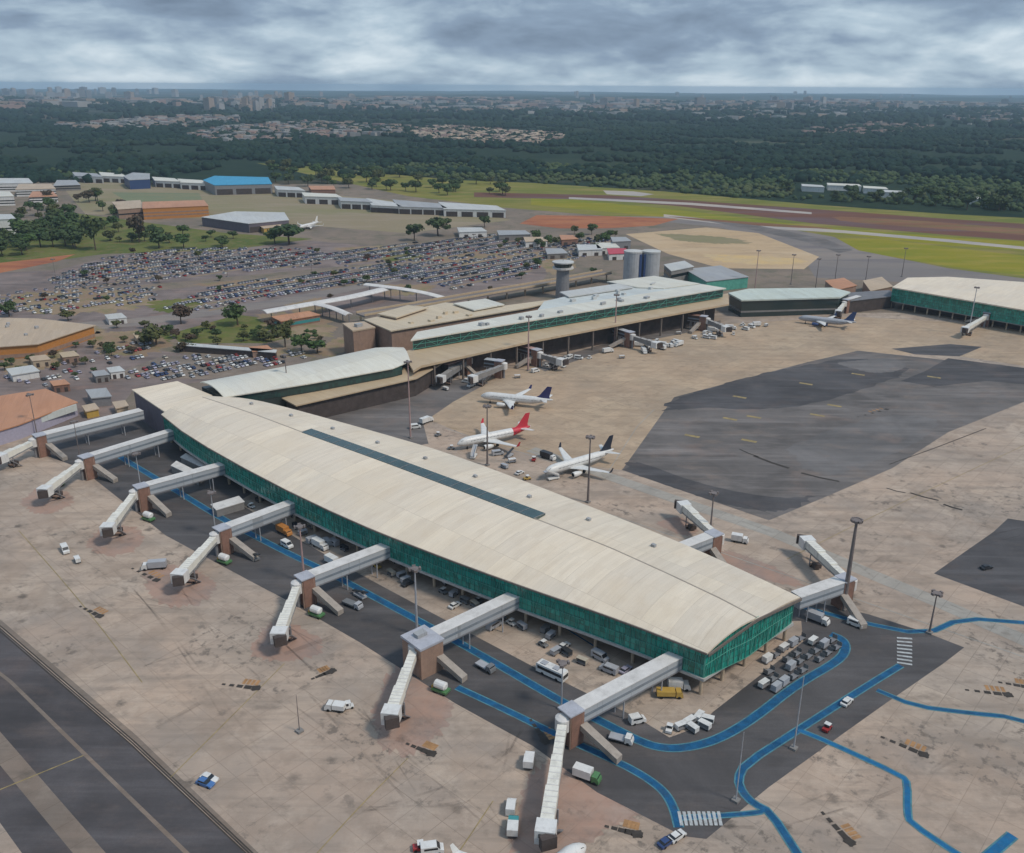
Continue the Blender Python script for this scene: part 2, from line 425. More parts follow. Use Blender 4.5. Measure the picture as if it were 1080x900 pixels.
M['tank'] = paint('pale_grey_tank', (.4, .41, .42), .7, .15, .3, dirt=.3)
M['slab_roof'] = paint('slate_grey_roof', (.17, .17, .18), .7, .2, .2)
M['column'] = paint('beige_concrete_column', (.45, .36, .26), .8, .2, .4)
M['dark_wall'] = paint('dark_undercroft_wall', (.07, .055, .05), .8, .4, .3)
M['purple_wall'] = paint('dark_mauve_cladding', (.13, .115, .14), .7, .2, .3, dirt=.3)
M['brown_wall'] = paint('brown_block_wall', (.3, .2, .15), .85, .2, .4, dirt=.4)
M['brick'] = paint('red_brown_brick', (.24, .135, .1), .9, .25, .6, dirt=.3)
M['bridge_side'] = roofing('grey_bridge_panel', (.4, .43, .46), AX, 1.4, .3)
M['tower_top'] = paint('grey_lilac_tower_roof', (.4, .41, .45), .6, .15, .3, dirt=.3)
M['stair_clad'] = paint('grey_brown_stair_cladding', (.33, .29, .25), .8, .2, .5, dirt=.4)
M['tint_glass'] = paint('grey_tinted_glass', (.2, .23, .26), .25, .2, .3, spec=.5)
M['bridge_top'] = paint('pale_bridge_roof', (.62, .6, .57), .6, .12, .3, dirt=.3)
M['bridge_white'] = paint('cream_white_tunnel', (.72, .7, .62), .5, .1, .5, dirt=.35)
M['white'] = paint('white_paint_metal', (.66, .655, .63), .4, .1, .6, dirt=.3, spec=.5)
M['steel'] = paint('grey_steel', (.26, .26, .27), .5, .2, .8, .3)
M['mast'] = paint('weathered_mast_steel', (.2, .17, .16), .6, .25, .5, .2)
M['mast_pink'] = paint('faded_pink_mast', (.4, .27, .25), .7, .2, .5)
M['mast_pale'] = paint('pale_galvanised_mast', (.42, .43, .45), .5, .2, .5, .2)
M['black'] = paint('black_rubber', (.02, .02, .021), .8, .3, 2)
M['dark_glass'] = paint('dark_vehicle_glass', (.015, .018, .022), .12, .2, 1, spec=.6)
M['lamp_glass'] = paint('floodlight_glass', (.3, .3, .3), .3, .2, 2)
for k, c in dict(silver=(.36, .37, .39), grey=(.16, .165, .17), dark=(.03, .032, .037), red=(.32, .03, .03), navy=(.03, .06, .16), blue_car=(.06, .15, .35), beige=(.45, .4, .32), green_box=(.08, .2, .08), yellow=(.46, .3, .07), orange=(.46, .2, .055), teal=(.05, .25, .26), lilac=(.36, .34, .42), redtail=(.5, .03, .05), navytail=(.03, .03, .12), blacktail=(.02, .025, .04)).items():
    M[k] = paint(k + '_coat', c, .4, .12, .8, spec=.5)
M['bark'] = paint('brown_bark', (.1, .07, .05), .9, .3, 2)
def leaf(name, a, b):
    t = NT(name); p = t.pos()
    c = t.mix(t.rng(t.noise(p, .5, 4, .7), .35, .65), a, b)
    oi = t.n('ShaderNodeObjectInfo')
    c = t.mix(t.math('MULTIPLY', oi.outputs['Random'], .4), c, (.075, .085, .03))
    return t.done(c, .7, 0, .2)
M['leaf_dark'] = leaf('dark_green_leaves', (.032, .06, .022), (.06, .1, .034))
M['leaf_mid'] = leaf('mid_green_leaves', (.038, .075, .02), (.07, .12, .035))
M['leaf_olive'] = leaf('olive_leaves', (.06, .07, .022), (.11, .115, .04))
M['leaf_dry'] = leaf('brown_dry_leaves', (.06, .04, .03), (.1, .065, .045))
# ------------------------------------------------------------------ the setting: terrain, fields, paving
def relief(x, y):
    """height of the far country: flat round the airport, gentle swells beyond"""
    r = np.hypot(x, y); k = np.clip((r - 2600) / 6000, 0, 1)
    h = (np.sin(x * .00071 + 1.3) * np.cos(y * .00047 + .4) + .6 * np.sin(x * .0017 - y * .0011) + .4 * np.sin(x * .0031 + y * .0023 + 2))
    return k * (14 + 13 * h)
def terrain_material():
    t = NT('savanna_and_forest'); p = t.pos(); q = t.map(p, sc=(.35, 1, 1))
    c = t.mix(t.rng(t.noise(p, .02, 6, .7), .35, .65), (.014, .03, .021), (.03, .05, .028))
    c = t.mix(t.rng(t.noise(t.map(q, loc=(900, 100, 0)), .0011, 7, .65), .54, .66), c, (.06, .08, .045))
    c = t.mix(t.rng(t.noise(t.map(q, loc=(100, 5200, 0)), .0007, 8, .7), .57, .66), c, (.17, .12, .085))
    c = t.mix(t.rng(t.noise(t.map(q, loc=(400, 700, 0)), .0016, 8, .75), .6, .68), c, (.2, .17, .15))
    c = t.mix(t.rng(t.noise(p, .3, 3, .7), .4, .7, 0, .5), c, (.015, .026, .016))
    return t.done(c, .95, 0, .05)
M['terrain'] = terrain_material()
mb = MB()
radii = [0, 300, 800, 1500, 2300] + [2300 * 1.085 ** k for k in range(1, 31)]
NS = 144
vs = [(0, 0, -.08)]
for r in radii[1:]:
    for k in range(NS):
        a = 2 * math.pi * k / NS; x, y = r * math.cos(a), r * math.sin(a)
        vs.append((x, y, float(relief(x, y)) - .08))
fs = [(0, 1 + k, 1 + (k + 1) % NS) for k in range(NS)]
for i in range(len(radii) - 2):
    for k in range(NS):
        a, b = 1 + i * NS + k, 1 + i * NS + (k + 1) % NS
        fs.append((a, a + NS, b + NS, b))
mb.add(vs, fs)
struct(mb.build('terrain', M['terrain'], smooth=True))
RMAX = radii[-1]

def ground(name, px, mat, z, soft=0):
    P = SS(px)
    if soft:      # a worn edge: round the corners and roughen the outline
        P = smooth(P + [P[0]], 2)[1:-1]; P = resample(P + [P[0]], 90)[:-1]; c0 = sum(P, Vector()) / len(P)
        P = [c0 + (p - c0) * (1 + soft * (rnd.random() - .5)) for p in P]
    o = MB().sheet(P, z).build(name, mat); return struct(o)
M['dirt'] = soil('airport_ground', ((.2, .165, .135), (.26, .205, .16), (.15, .14, .1)), (.012, .05))
M['grass'] = soil('dry_grass', ((.21, .195, .045), (.14, .165, .035), (.29, .23, .08)), (.012, .05), stretch=(R(10), .25))
M['grass_bright'] = soil('bright_grass', ((.25, .23, .02), (.18, .21, .025), (.32, .26, .05)), (.012, .05), stretch=(R(10), .25))
M['field'] = soil('pale_dry_field', ((.28, .23, .15), (.24, .22, .12), (.32, .26, .19)), (.008, .03), stretch=(0, .3))
M['field_green'] = soil('greenish_field', ((.16, .19, .12), (.2, .22, .13), (.24, .22, .13)), (.008, .03), stretch=(0, .3))
M['red_earth'] = soil('red_earth', ((.33, .12, .06), (.42, .18, .09), (.26, .1, .07)), (.02, .06), stretch=(0, .3))
M['red_brown'] = soil('red_brown_earth', ((.2, .1, .06), (.26, .14, .08), (.17, .15, .06)), (.02, .06), stretch=(0, .3))
M['pale_sand'] = soil('pale_sand', ((.6, .42, .2), (.55, .42, .25), (.5, .38, .24)), (.02, .06))
M['sand'] = soil('sandy_earth', ((.5, .36, .22), (.55, .42, .28), (.42, .31, .2)), (.015, .06), stretch=(0, .4))
M['runway'] = soil('dusty_runway', ((.15, .075, .055), (.2, .085, .05), (.15, .11, .12)), (.006, .03), stretch=(R(-10), .12))
M['far_taxi'] = soil('grey_far_taxiway', ((.21, .19, .18), (.28, .24, .21), (.17, .155, .16)), (.01, .04), stretch=(R(-10), .15))
M['pale_strip'] = soil('pale_paving', ((.4, .37, .34), (.46, .4, .34), (.32, .29, .3)), (.01, .05), stretch=(R(-10), .15))
M['worn'] = soil('worn_brown_ground', ((.27, .19, .13), (.32, .24, .16), (.2, .19, .09)), (.02, .08))
M['lawn'] = soil('lawn', ((.1, .13, .035), (.16, .17, .05), (.2, .16, .07)), (.02, .08))

# --- broad ground covers, each a few millimetres to a centimetre above the one below
ground('airport_ground', [(-260, 190), (560, 196), (900, 240), (1300, 320), (1400, 1000), (-300, 1000), (-400, 420)], M['dirt'], -.07)
ground('dry_field', [(60, 190), (300, 201), (420, 212), (540, 232), (430, 246), (250, 232), (90, 226)], M['field'], -.06)
ground('green_field', [(118, 203), (210, 204), (215, 214), (140, 216)], M['field_green'], -.05)
ground('grass_field', [(270, 172), (330, 176), (480, 190), (560, 193), (700, 202), (860, 216), (1000, 226), (1200, 236), (1200, 330), (1000, 292), (870, 258), (780, 240), (690, 232), (530, 219), (430, 207)], M['grass'], -.06)
ground('grass_field', [(560, 206), (720, 222), (850, 238), (1000, 250), (1200, 262), (1200, 272), (1000, 259), (850, 243), (700, 229), (560, 216)], M['grass_bright'], -.05)
ground('grass_field', [(868, 251), (930, 252), (1010, 262), (1200, 283), (1200, 308), (1080, 291), (1000, 281), (900, 264)], M['grass_bright'], -.05)
ground('runway', [(500, 203), (640, 206), (720, 211), (850, 220), (1000, 231), (1200, 244), (1200, 263), (1000, 248), (860, 236), (720, 218), (640, 211), (500, 208)], M['runway'], -.04)
ground('runway_edge_strip', [(600, 208), (730, 214), (856, 224), (856, 226), (730, 216.5), (600, 210)], M['pale_strip'], -.03)
ground('red_earth', [(880, 228), (960, 232), (1060, 240), (1200, 250), (1200, 258), (1060, 246), (940, 238), (880, 233)], M['red_brown'], -.036, .06)
ground('red_earth', [(700, 228), (790, 234), (880, 240.5), (880, 242), (780, 237.5)], M['red_brown'], -.034, .04)
ground('bare_patch', [(636, 201), (668, 202), (690, 205), (676, 207), (640, 205)], M['pale_strip'], -.03)
ground('red_earth', [(548, 236), (566, 227), (640, 228), (716, 231), (690, 238), (640, 241), (590, 241)], M['red_earth'], -.04)
ground('taxiway', [(640, 228), (720, 229), (800, 236), (880, 250), (905, 264), (1000, 283), (1200, 310), (1200, 345), (1000, 300), (860, 293), (840, 262), (760, 240), (690, 233)], M['far_taxi'], -.045)
ground('taxiway', [(700, 226), (790, 236), (890, 243), (1000, 252.5), (1200, 272), (1200, 275), (1000, 255.5), (890, 246), (790, 240), (700, 229)], M['pale_strip'], -.035)
ground('taxiway', [(740, 232), (800, 238), (870, 252), (900, 264), (885, 267), (850, 255), (790, 242)], M['patch'], -.03)
ground('sandy_ground', [(660, 247), (745, 240), (800, 246), (864, 271), (848, 284), (760, 283), (705, 268)], M['sand'], -.04)
ground('sand_patch', [(690, 246), (770, 250), (800, 258), (720, 256)], M['field'], -.034, .25)
ground('sand_patch', [(740, 268), (850, 272), (846, 280), (760, 278)], M['pale_sand'], -.034, .2)
ground('car_park', [(-200, 296), (60, 285), (150, 262), (330, 254), (420, 262), (560, 248), (590, 268), (570, 300), (480, 322), (280, 338), (160, 362), (-200, 420)], M['lot'], -.05)
ground('lawn', [(-60, 250), (80, 225), (240, 246), (330, 252), (240, 264), (110, 268), (20, 280), (-60, 290)], M['lawn'], -.045)
ground('red_earth', [(-60, 284), (30, 274), (80, 268), (60, 276), (0, 288), (-60, 300)], M['red_earth'], -.035)
ground('lawn', [(180, 352), (250, 332), (300, 338), (330, 350), (280, 362), (190, 362)], M['lawn'], -.035)
ground('access_road', [(-60, 352), (150, 335), (290, 316), (420, 292), (440, 292), (300, 322), (160, 342), (-60, 364)], M['far_taxi'], -.03)
ground('access_road', [(60, 306), (160, 300), (330, 284), (560, 262), (560, 266), (330, 290), (160, 307), (60, 314)], M['dirt'], -.03)
ground('forecourt', [(-200, 400), (90, 360), (200, 374), (330, 378), (220, 402), (140, 412), (120, 440), (20, 475), (-200, 480)], M['lot'], -.04)
ground('parking_strip', [(110, 398), (170, 376), (330, 366), (325, 386), (220, 400)], M['shoulder'], -.03)

for px in ([(90, 352), (150, 346), (190, 366), (140, 378), (96, 372)], [(200, 362), (330, 368), (335, 378), (210, 372)], [(0, 372), (60, 368), (90, 376), (40, 392), (0, 396)], [(270, 330), (340, 330), (360, 356), (290, 362)], [(400, 300), (470, 300), (440, 312), (400, 312)], [(0, 312), (60, 305), (150, 306), (170, 318), (110, 332), (20, 330)], [(200, 300), (300, 292), (330, 297), (250, 306)], [(30, 350), (90, 342), (120, 350), (70, 358)], [(330, 372), (360, 352), (372, 366), (350, 378)], [(440, 272), (520, 262), (560, 270), (500, 282)], [(90, 282), (140, 276), (180, 284), (120, 292)], [(350, 262), (420, 258), (440, 264), (380, 270)], [(300, 322), (340, 312), (352, 326), (318, 336)], [(560, 268), (600, 262), (610, 285), (580, 292)]):
    ground('worn_ground', px, M['worn'], -.028, .3)
for px in ([(150, 318), (210, 314), (220, 322), (170, 332)], [(20, 322), (70, 316), (96, 324), (50, 334)], [(128, 352), (176, 348), (186, 360), (150, 366)], [(400, 270), (440, 266), (450, 272), (410, 278)]):
    ground('grass_patch', px, M['lawn'], -.033, .3)
# --- aprons
ground('apron', [(-300, 520), (20, 462), (150, 430), (330, 420), (460, 372), (760, 330), (940, 330), (1300, 352), (1700, 1100), (-700, 1100)], M['apron'], 0)
ground('sandy_apron', [(445, 440), (500, 396), (640, 368), (765, 342), (900, 334), (1040, 342), (1120, 356), (1120, 392), (985, 372), (852, 382), (711, 419), (656, 496), (600, 488), (520, 470)], M['apron_far'], .01)
ground('apron_asphalt', [(656, 496), (711, 419), (852, 382), (905, 370), (1110, 392), (1110, 412), (1000, 456), (941, 494), (876, 522), (811, 549)], M['patch'], .02)
ground('apron_asphalt', [(700, 434), (711, 419), (852, 382), (930, 378), (965, 392), (912, 410), (870, 425), (800, 433), (740, 430)], M['patch_dark'], .03, .1)
ground('apron_asphalt', [(880, 383), (945, 376), (960, 388), (925, 396)], M['patch_light'], .04, .1)
ground('apron_asphalt', [(940, 368), (1002, 363), (1036, 366), (1012, 376), (965, 374)], M['patch_dark'], .03)
ground('apron_asphalt', [(1000, 378), (1110, 392), (1110, 408), (1040, 402), (985, 408), (950, 402), (975, 392)], M['patch_dark'], .03)
ground('apron_asphalt', [(830, 472), (905, 442), (985, 436), (990, 454), (941, 480), (880, 504), (850, 498)], M['patch_light'], .03, .1)
ground('apron_asphalt', [(656, 496), (668, 484), (740, 512), (830, 528), (870, 520), (811, 549)], M['patch_dark'], .03, .1)
ground('apron_asphalt', [(985, 605), (1048, 561), (1063, 547), (1150, 560), (1150, 662), (1080, 640)], M['patch_dark'], .02)
ground('apron_asphalt', [(326, 430), (460, 404), (505, 397), (515, 404), (478, 424), (446, 446), (452, 468), (420, 474), (330, 440)], M['patch'], .02)
ground('apron_asphalt', [(560, 385), (640, 362), (760, 338), (760, 344), (650, 366), (575, 392)], M['patch'], .02)
# pale roadway that runs along the far side of the pier
mb = MB(); ribbon(mb, [S(*q) for q in ((560, 474), (640, 502), (815, 562), (1000, 640), (1100, 684))], 6.5, .03); struct(mb.build('pale_apron_road', M['apron_strip']))
mb = MB()
for a, b in (((520, 500), (1100, 700)), ((470, 452), (620, 500))): ribbon(mb, [S(*a), S(*b)], .5, .036)
ribbon(mb, [S(*q) for q in ((690, 432), (672, 450), (640, 500))], .4, .036)
struct(mb.build('pale_apron_lines', M['apron_strip']))

# --- dark service road round the pier
road_px = [(20, 470), (85, 494), (175, 565), (262, 612), (300, 632), (380, 678), (480, 742), (562, 787), (630, 836), (720, 882), (745, 885), (810, 831), (892, 772), (937, 740), (995, 700), (1017, 683), (976, 667), (916, 648), (845, 632), (800, 620), (700, 600), (450, 560), (200, 440), (120, 440)]
ground('service_road', road_px, M['road'], .012)
ground('loading_strip', [(250, 530), (320, 572), (380, 606), (475, 657), (560, 702), (640, 742), (672, 757), (706, 778), (736, 767), (752, 751), (847, 677), (845, 655), (700, 660), (480, 590), (300, 500)], M['apron'], .022)
# taxiway in the corner
ground('taxiway', [(-200, 510), (0, 664), (140, 786), (262, 904), (330, 980), (-500, 980)], M['taxi'], .012)
mb = MB(); ribbon(mb, [S(*q) for q in ((-200, 500), (0, 657), (140, 777), (270, 903), (340, 980))], 1.6, .02); struct(mb.build('taxiway_shoulder', M['shoulder']))
mb = MB()
for off in (-1.5, 0, 1.5): ribbon(mb, [S(q[0] + off * 2.4, q[1]) for q in ((-200, 508), (0, 663), (140, 784), (266, 903), (340, 980))], .35, .028)
struct(mb.build('taxiway_edge_lines', M['mark_dark']))
mb = MB(); ribbon(mb, [S(*q) for q in ((-100, 634), (11, 719), (100, 806), (197, 900), (260, 965))], .9, .024); struct(mb.build('taxiway_line', M['shoulder']))
mb = MB(); ribbon(mb, [S(*q) for q in ((-100, 671), (0, 789), (96, 902), (150, 966))], 4.6, .018); struct(mb.build('taxiway_worn_band', M['shoulder']))
mb = MB(); ribbon(mb, [S(-200, 905), S(0, 833), S(88, 797)], .35, .03); struct(mb.build('taxiway_cross_line', M['yellow_paint']))
ground('taxiway_shoulder', [(-300, 830), (0, 868), (26, 904), (60, 975), (-300, 975)], M['apron'], .03)

# --- painted lines: blue vehicle lanes with pale edges
def lane(px, w=1.5, mat='blue', edge=True, z=.05, it=2):
    pts = smooth([S(*q) for q in px], it)
    if edge:
        mb = MB(); ribbon(mb, pts, w + .7, z - .006); struct(mb.build('lane_edge_line', M['pale_edge']))
    mb = MB(); ribbon(mb, pts, w, z); struct(mb.build('blue_lane_line', M[mat]))
lane([(120, 478), (180, 514), (235, 548), (300, 582), (345, 603), (380, 622), (455, 662), (520, 698), (595, 742), (640, 764), (680, 785), (705, 790), (730, 788), (760, 779), (795, 758), (840, 722), (885, 697), (893, 684), (889, 674), (876, 669)], 2.2)
lane([(482, 725), (540, 752), (582, 773), (650, 803), (680, 819), (701, 835), (711, 853), (716, 873)], 1.7)
lane([(716, 863), (800, 858), (806, 854)], 1.0, z=.06)
lane([(842, 902), (812, 856), (795, 848), (783, 836), (778, 822), (786, 806), (842, 770), (917, 722), (950, 702)], 1.6, z=.062, it=1)
lane([(842, 770), (872, 782), (952, 819), (957, 826), (957, 858), (960, 868), (1011, 902), (1050, 925)], 1.2, 'blue_bright', z=.066, it=1)
lane([(925, 728), (965, 745), (1020, 752), (1072, 757), (1110, 775)], 1.2, z=.058, it=1)
lane([(845, 640), (905, 656), (975, 670), (1015, 652), (1080, 657), (1120, 660)], 1.5, z=.056, it=1)
lane([(1040, 905), (1068, 881)], 1.9, 'blue_bright', z=.05, it=0)
lane([(560, 640), (640, 690)], .5, edge=False, z=.05)
mb = MB()
for k in range(9):
    a = S(716 + k * 5.2, 856 + (k % 2) * .3); b = S(719 + k * 5.2, 871)
    ribbon(mb, [a, b], .7, .07)
for k in range(8):
    a = S(946, 673 + k * 3.7); b = S(962, 674 + k * 3.9); ribbon(mb, [a, b], .75, .07)
struct(mb.build('crosswalk_stripes', M['white_paint']))

# --- ochre and dark stand marks, reddened zones under the bridge heads
mb, mo = MB(), MB()
def stand_marks(p0, p1, big):
    a, b = S(*p0), S(*p1); d = (b - a); h = heading(a, b)
    n_ = Vector((-d.y, d.x, 0)).normalized() * 2.2
    for k in range(5):
        q = a.lerp(b, k / 4); s = .7 + .25 * k
        mb.box((q.x, q.y, .06), (s * 1.4, s, .008), h)
    [mo.box((a.x + d.x * (.55 + .13 * k) + n_.x, a.y + d.y * (.55 + .13 * k) + n_.y, .045), (.9, 2.2, .008), h) for k in range(4)]
    mb.box((b.x, b.y, .066), (2.2, 2.0, .008), h + .4)
for p0, p1, bg_ in (((868, 858), (896, 888), 1), ((931, 778), (974, 796), 1), ((1020, 728), (1063, 733), 1), ((1055, 720), (1090, 726), 1), ((330, 716), (350, 708), 1), ((236, 722), (270, 726), 0), ((905, 440), (935, 432), 0), ((430, 785), (455, 795), 0), ((640, 872), (672, 880), 0), ((560, 760), (575, 782), 0), ((140, 600), (165, 612), 0), ((85, 640), (105, 650), 0)):
    stand_marks(p0, p1, bg_)
struct(mb.build('stand_marks', M['mark_dark'])); struct(mo.build('stand_mark_grounds', M['mark_orange']))
for q in ([(392, 748), (420, 690), (482, 738), (470, 770), (440, 800), (400, 790)], [(535, 880), (560, 810), (590, 800), (690, 862), (640, 872), (600, 905), (540, 905)], [(262, 692), (282, 650), (330, 665), (345, 690), (300, 700)], [(150, 600), (182, 594), (232, 610), (215, 640), (160, 640)], [(90, 575), (108, 552), (150, 556), (150, 580), (112, 590)], [(20, 530), (40, 512), (80, 520), (75, 536), (40, 545)], [(735, 590), (760, 575), (850, 612), (840, 622)], [(690, 552), (716, 542), (740, 560), (725, 568)]):
    ground('reddened_paving', q, M['red_zone'], .008, .22)
mb = MB()   # yellow lead-in lines of the stands
for a, b, c in (((470, 450), (520, 462), (640, 500)), ((830, 590), (930, 540), (1080, 470)), ((20, 560), (90, 640), (150, 720)), ((300, 700), (240, 760), (180, 820)), ((430, 800), (380, 850), (330, 905)), ((520, 845), (480, 905), (440, 960))):
    ribbon(mb, smooth([S(*a), S(*b), S(*c)], 3), .24, .05)
for q in ((850, 405), (795, 440), (905, 395), (770, 442), (790, 465), (862, 438), (730, 460), (880, 428), (780, 419), (985, 398)):
    p = S(*q); mb.box((p.x, p.y, .052), (7, 2.2, .006), AX + .2)
struct(mb.build('stand_lead_in_lines', M['yellow_paint']))
mb = MB()   # black skid and drain stains on the paving
for a, b, w in (((795, 481), (832, 494), 1.6), ((845, 499), (885, 508), 1.3), ((780, 474), (800, 482), .8), ((938, 490), (1040, 452), .5), ((960, 520), (990, 528), 1.0), ((995, 532), (1015, 538), 1.2), ((935, 515), (955, 520), .7)):
    ribbon(mb, [S(*a), S((a[0] + b[0]) / 2, (a[1] + b[1]) / 2 + .6), S(*b)], w, .055)
struct(mb.build('skid_marks', M['mark_dark']))

mb = MB(); rt_ = random.Random(3)
for x0, y0, x1, y1 in ((60, 560, 300, 830), (120, 700, 420, 640), (250, 640, 520, 880), (380, 860, 560, 760), (180, 600, 420, 840), (620, 900, 800, 870), (820, 880, 1060, 760), (900, 620, 1080, 560), (700, 520, 1000, 640), (860, 560, 1000, 500), (430, 480, 640, 500), (520, 430, 700, 390), (30, 580, 200, 640)):
    for q in range(3):
        a, b = S(x0 + rt_.uniform(-25, 25), y0 + rt_.uniform(-12, 12)), S(x1 + rt_.uniform(-25, 25), y1 + rt_.uniform(-12, 12)); m = a.lerp(b, .5) + Vector((rt_.uniform(-14, 14), rt_.uniform(-14, 14), 0))
        pts = smooth([a, m, b], 4); ribbon(mb, pts, rt_.uniform(.25, .7), .03 + .0007 * q)
for a, b, w in (((165, 768), (210, 742), 1.6), ((290, 880), (350, 838), 2.2), ((75, 632), (110, 640), 2.0), ((300, 690), (350, 672), 1.8), ((520, 800), (545, 788), 1.5)): ribbon(mb, smooth([S(*a), S((a[0] + b[0]) / 2 + 2, (a[1] + b[1]) / 2 - 1), S(*b)], 2), w, .034)
struct(mb.build('tyre_tracks', M['track']))
# --- the air: one box of even haze round camera and scene
o = MB().box((0, 0, 80), (RMAX * 2 + 900, RMAX * 2 + 900, 172)).build('haze', None)
hm = bpy.data.materials.new('haze_air'); hm.use_nodes = True; ht = hm.node_tree; ht.nodes.clear()
ho = ht.nodes.new('ShaderNodeOutputMaterial'); hv = ht.nodes.new('ShaderNodeVolumePrincipled')
hv.inputs['Color'].default_value = (.6, .81, 1.0, 1); hv.inputs['Density'].default_value = 5.5e-5; hv.inputs['Anisotropy'].default_value = .1
ht.links.new(hv.outputs[0], ho.inputs['Volume'])
o.data.materials.clear(); o.data.materials.append(hm); o['kind'] = 'stuff'
# ------------------------------------------------------------------ the pier
UVM = {}
def glazed(name, top, bot, mat, parent, u0=0.0):
    """a curtain wall between two polylines, with uv in metres along and up"""
    me = bpy.data.meshes.new(name); o0 = ORIG.get(parent.name, (0, 0, 0))
    n = len(top); vs = [Vector(p) - Vector(o0) for p in bot] + [Vector(p) - Vector(o0) for p in top]
    fs = [(i, i + 1, n + i + 1, n + i) for i in range(n - 1)]
    me.from_pydata([tuple(v) for v in vs], [], fs); me.materials.append(mat)
    L = [u0]
    for i in range(1, n): L.append(L[-1] + (Vector(bot[i]) - Vector(bot[i - 1])).length)
    ul = me.uv_layers.new(name='uv'); k = 0
    for f in fs:
        for vi in f:
            i = vi % n; h = 0 if vi < n else (Vector(top[i]) - Vector(bot[i])).length
            ul.data[k].uv = (L[i], h); k += 1
    o = bpy.data.objects.new(name, me); COL.objects.link(o); o.parent = parent; ORIG[o.name] = o0
    return o
def mullions(top, bot, step, parent, mat, r=.09, rails=(), outward=None):
    mb = MB(); L = sum((Vector(bot[i + 1]) - Vector(bot[i])).length for i in range(len(bot) - 1))
    n = max(2, int(L / step) + 1); tt, bb = resample(top, n), resample(bot, n)
    for a, b in zip(bb, tt): mb.tube(a, b, r, r, 4)
    for k in range(0, n - 2, 2):      # raking braces
        mb.tube(bb[k], tt[k + 1], r * .8, r * .8, 4); mb.tube(tt[k + 1], bb[k + 2], r * .8, r * .8, 4)
    for f in rails:
        for i in range(n - 1): mb.tube(bb[i].lerp(tt[i], f), bb[i + 1].lerp(tt[i + 1], f), r, r, 4)
    return mb.build('mullions', mat, parent)
N = 44
Lr = resample(smooth(SS([(170, 437), (200, 461), (282, 507), (372, 550), (455, 583), (542, 615), (650, 652), (746, 689)], 14.5), 1), N)
Rr = resample(SS([(213, 419), (267, 437), (320, 457), (400, 486), (480, 516), (562, 547), (640, 577), (702, 605), (757, 631), (797, 652)], 18.6), N)
Er = resample(smooth(SS([(224, 418), (262, 420), (300, 429), (355, 444), (412, 460), (470, 477), (560, 510), (637, 540), (690, 561), (752, 587), (844, 630)], 14.5), 1), N)
pier_o = (Lr[-1].x, Lr[-1].y, 0)
pier = thing('pier_building', 'long airport pier with arched cream metal roof over green glass walls', 'terminal pier', pier_o)
def shell(A, B, bulge, drop, thick, n=7):
    rings = []
    for a, b in zip(A, B):
        up = []
        for k in range(n):
            t = k / (n - 1); p = a.lerp(b, t); p.z += bulge * 4 * t * (1 - t) - drop * t; up.append(p)
        rings.append([tuple(p) for p in up] + [(p.x, p.y, p.z - thick) for p in reversed(up)])
    return rings
MB().loft(shell(Lr, Rr, 1.3, 0, .55)).build('roof_shell', M['roof_pier'], pier)
Rlow = [p + Vector((0, 0, -1.3)) for p in Rr]
MB().loft(shell(Rlow, Er, .7, 0, .5)).build('roof_shell', M['roof_pier_far'], pier)
rg_ = MB(); Rg = [a + (b - a).normalized() * .5 + Vector((0, 0, .02)) for a, b in zip(Rr, Er)]
for a, b in zip(Rg, Rg[1:]): rg_.beam(a, b, .4, .1)
rg_.build('ridge_shade_strip', M['ridge_shade'], pier)  # thin darker strip drawing the shadow line at the roof step
# dark eaves edge
mb = MB()
for A in (Lr, Er):
    s = -1 if A is Lr else 1
    for i in range(N - 1):
        mb.beam(A[i] + Vector((0, 0, -.6)), A[i + 1] + Vector((0, 0, -.6)), .4, .42)
for a, b in ((Lr[-1], Rr[-1]), (Rr[-1], Er[-1])): mb.beam(a + Vector((.3, -.3, -.9)), b + Vector((.3, -.3, -.9)), .35, .8)
mb.build('eaves_fascia', M['fascia'], pier)
# skylight strip, just over the far shell beside the ridge
ks = [i for i in range(N) if 320 <= 0 or True]
def nearest(P, q): return min(range(N), key=lambda i: (P[i] - q).length)
i0, i1 = nearest(Rr, S(322, 458, 18.6)), nearest(Rr, S(562, 547, 18.6))
rings = []
for i in range(i0, i1 + 1):
    d = (Er[i] - Rr[i]); d.z = 0; w = d.length; d.normalize()
    a = Rr[i] + d * .1; b = Rr[i] + d * 7.0; b.z = Rlow[i].z + (Er[i].z - Rlow[i].z) * 7.0 / w + 1.25
    a.z = Rr[i].z + .12
    rings.append([tuple(a), tuple(b), (b.x, b.y, b.z - 1.6), (a.x, a.y, a.z - .5)])
sk = MB().loft(rings).build('skylight', M['skylight'], pier)
for r in rings[::1]: MB().tube(Vector(r[0]) + Vector((0, 0, .03)), Vector(r[1]) + Vector((0, 0, .03)), .1, .1, 4).build('glazing_bar', M['steel'], sk)
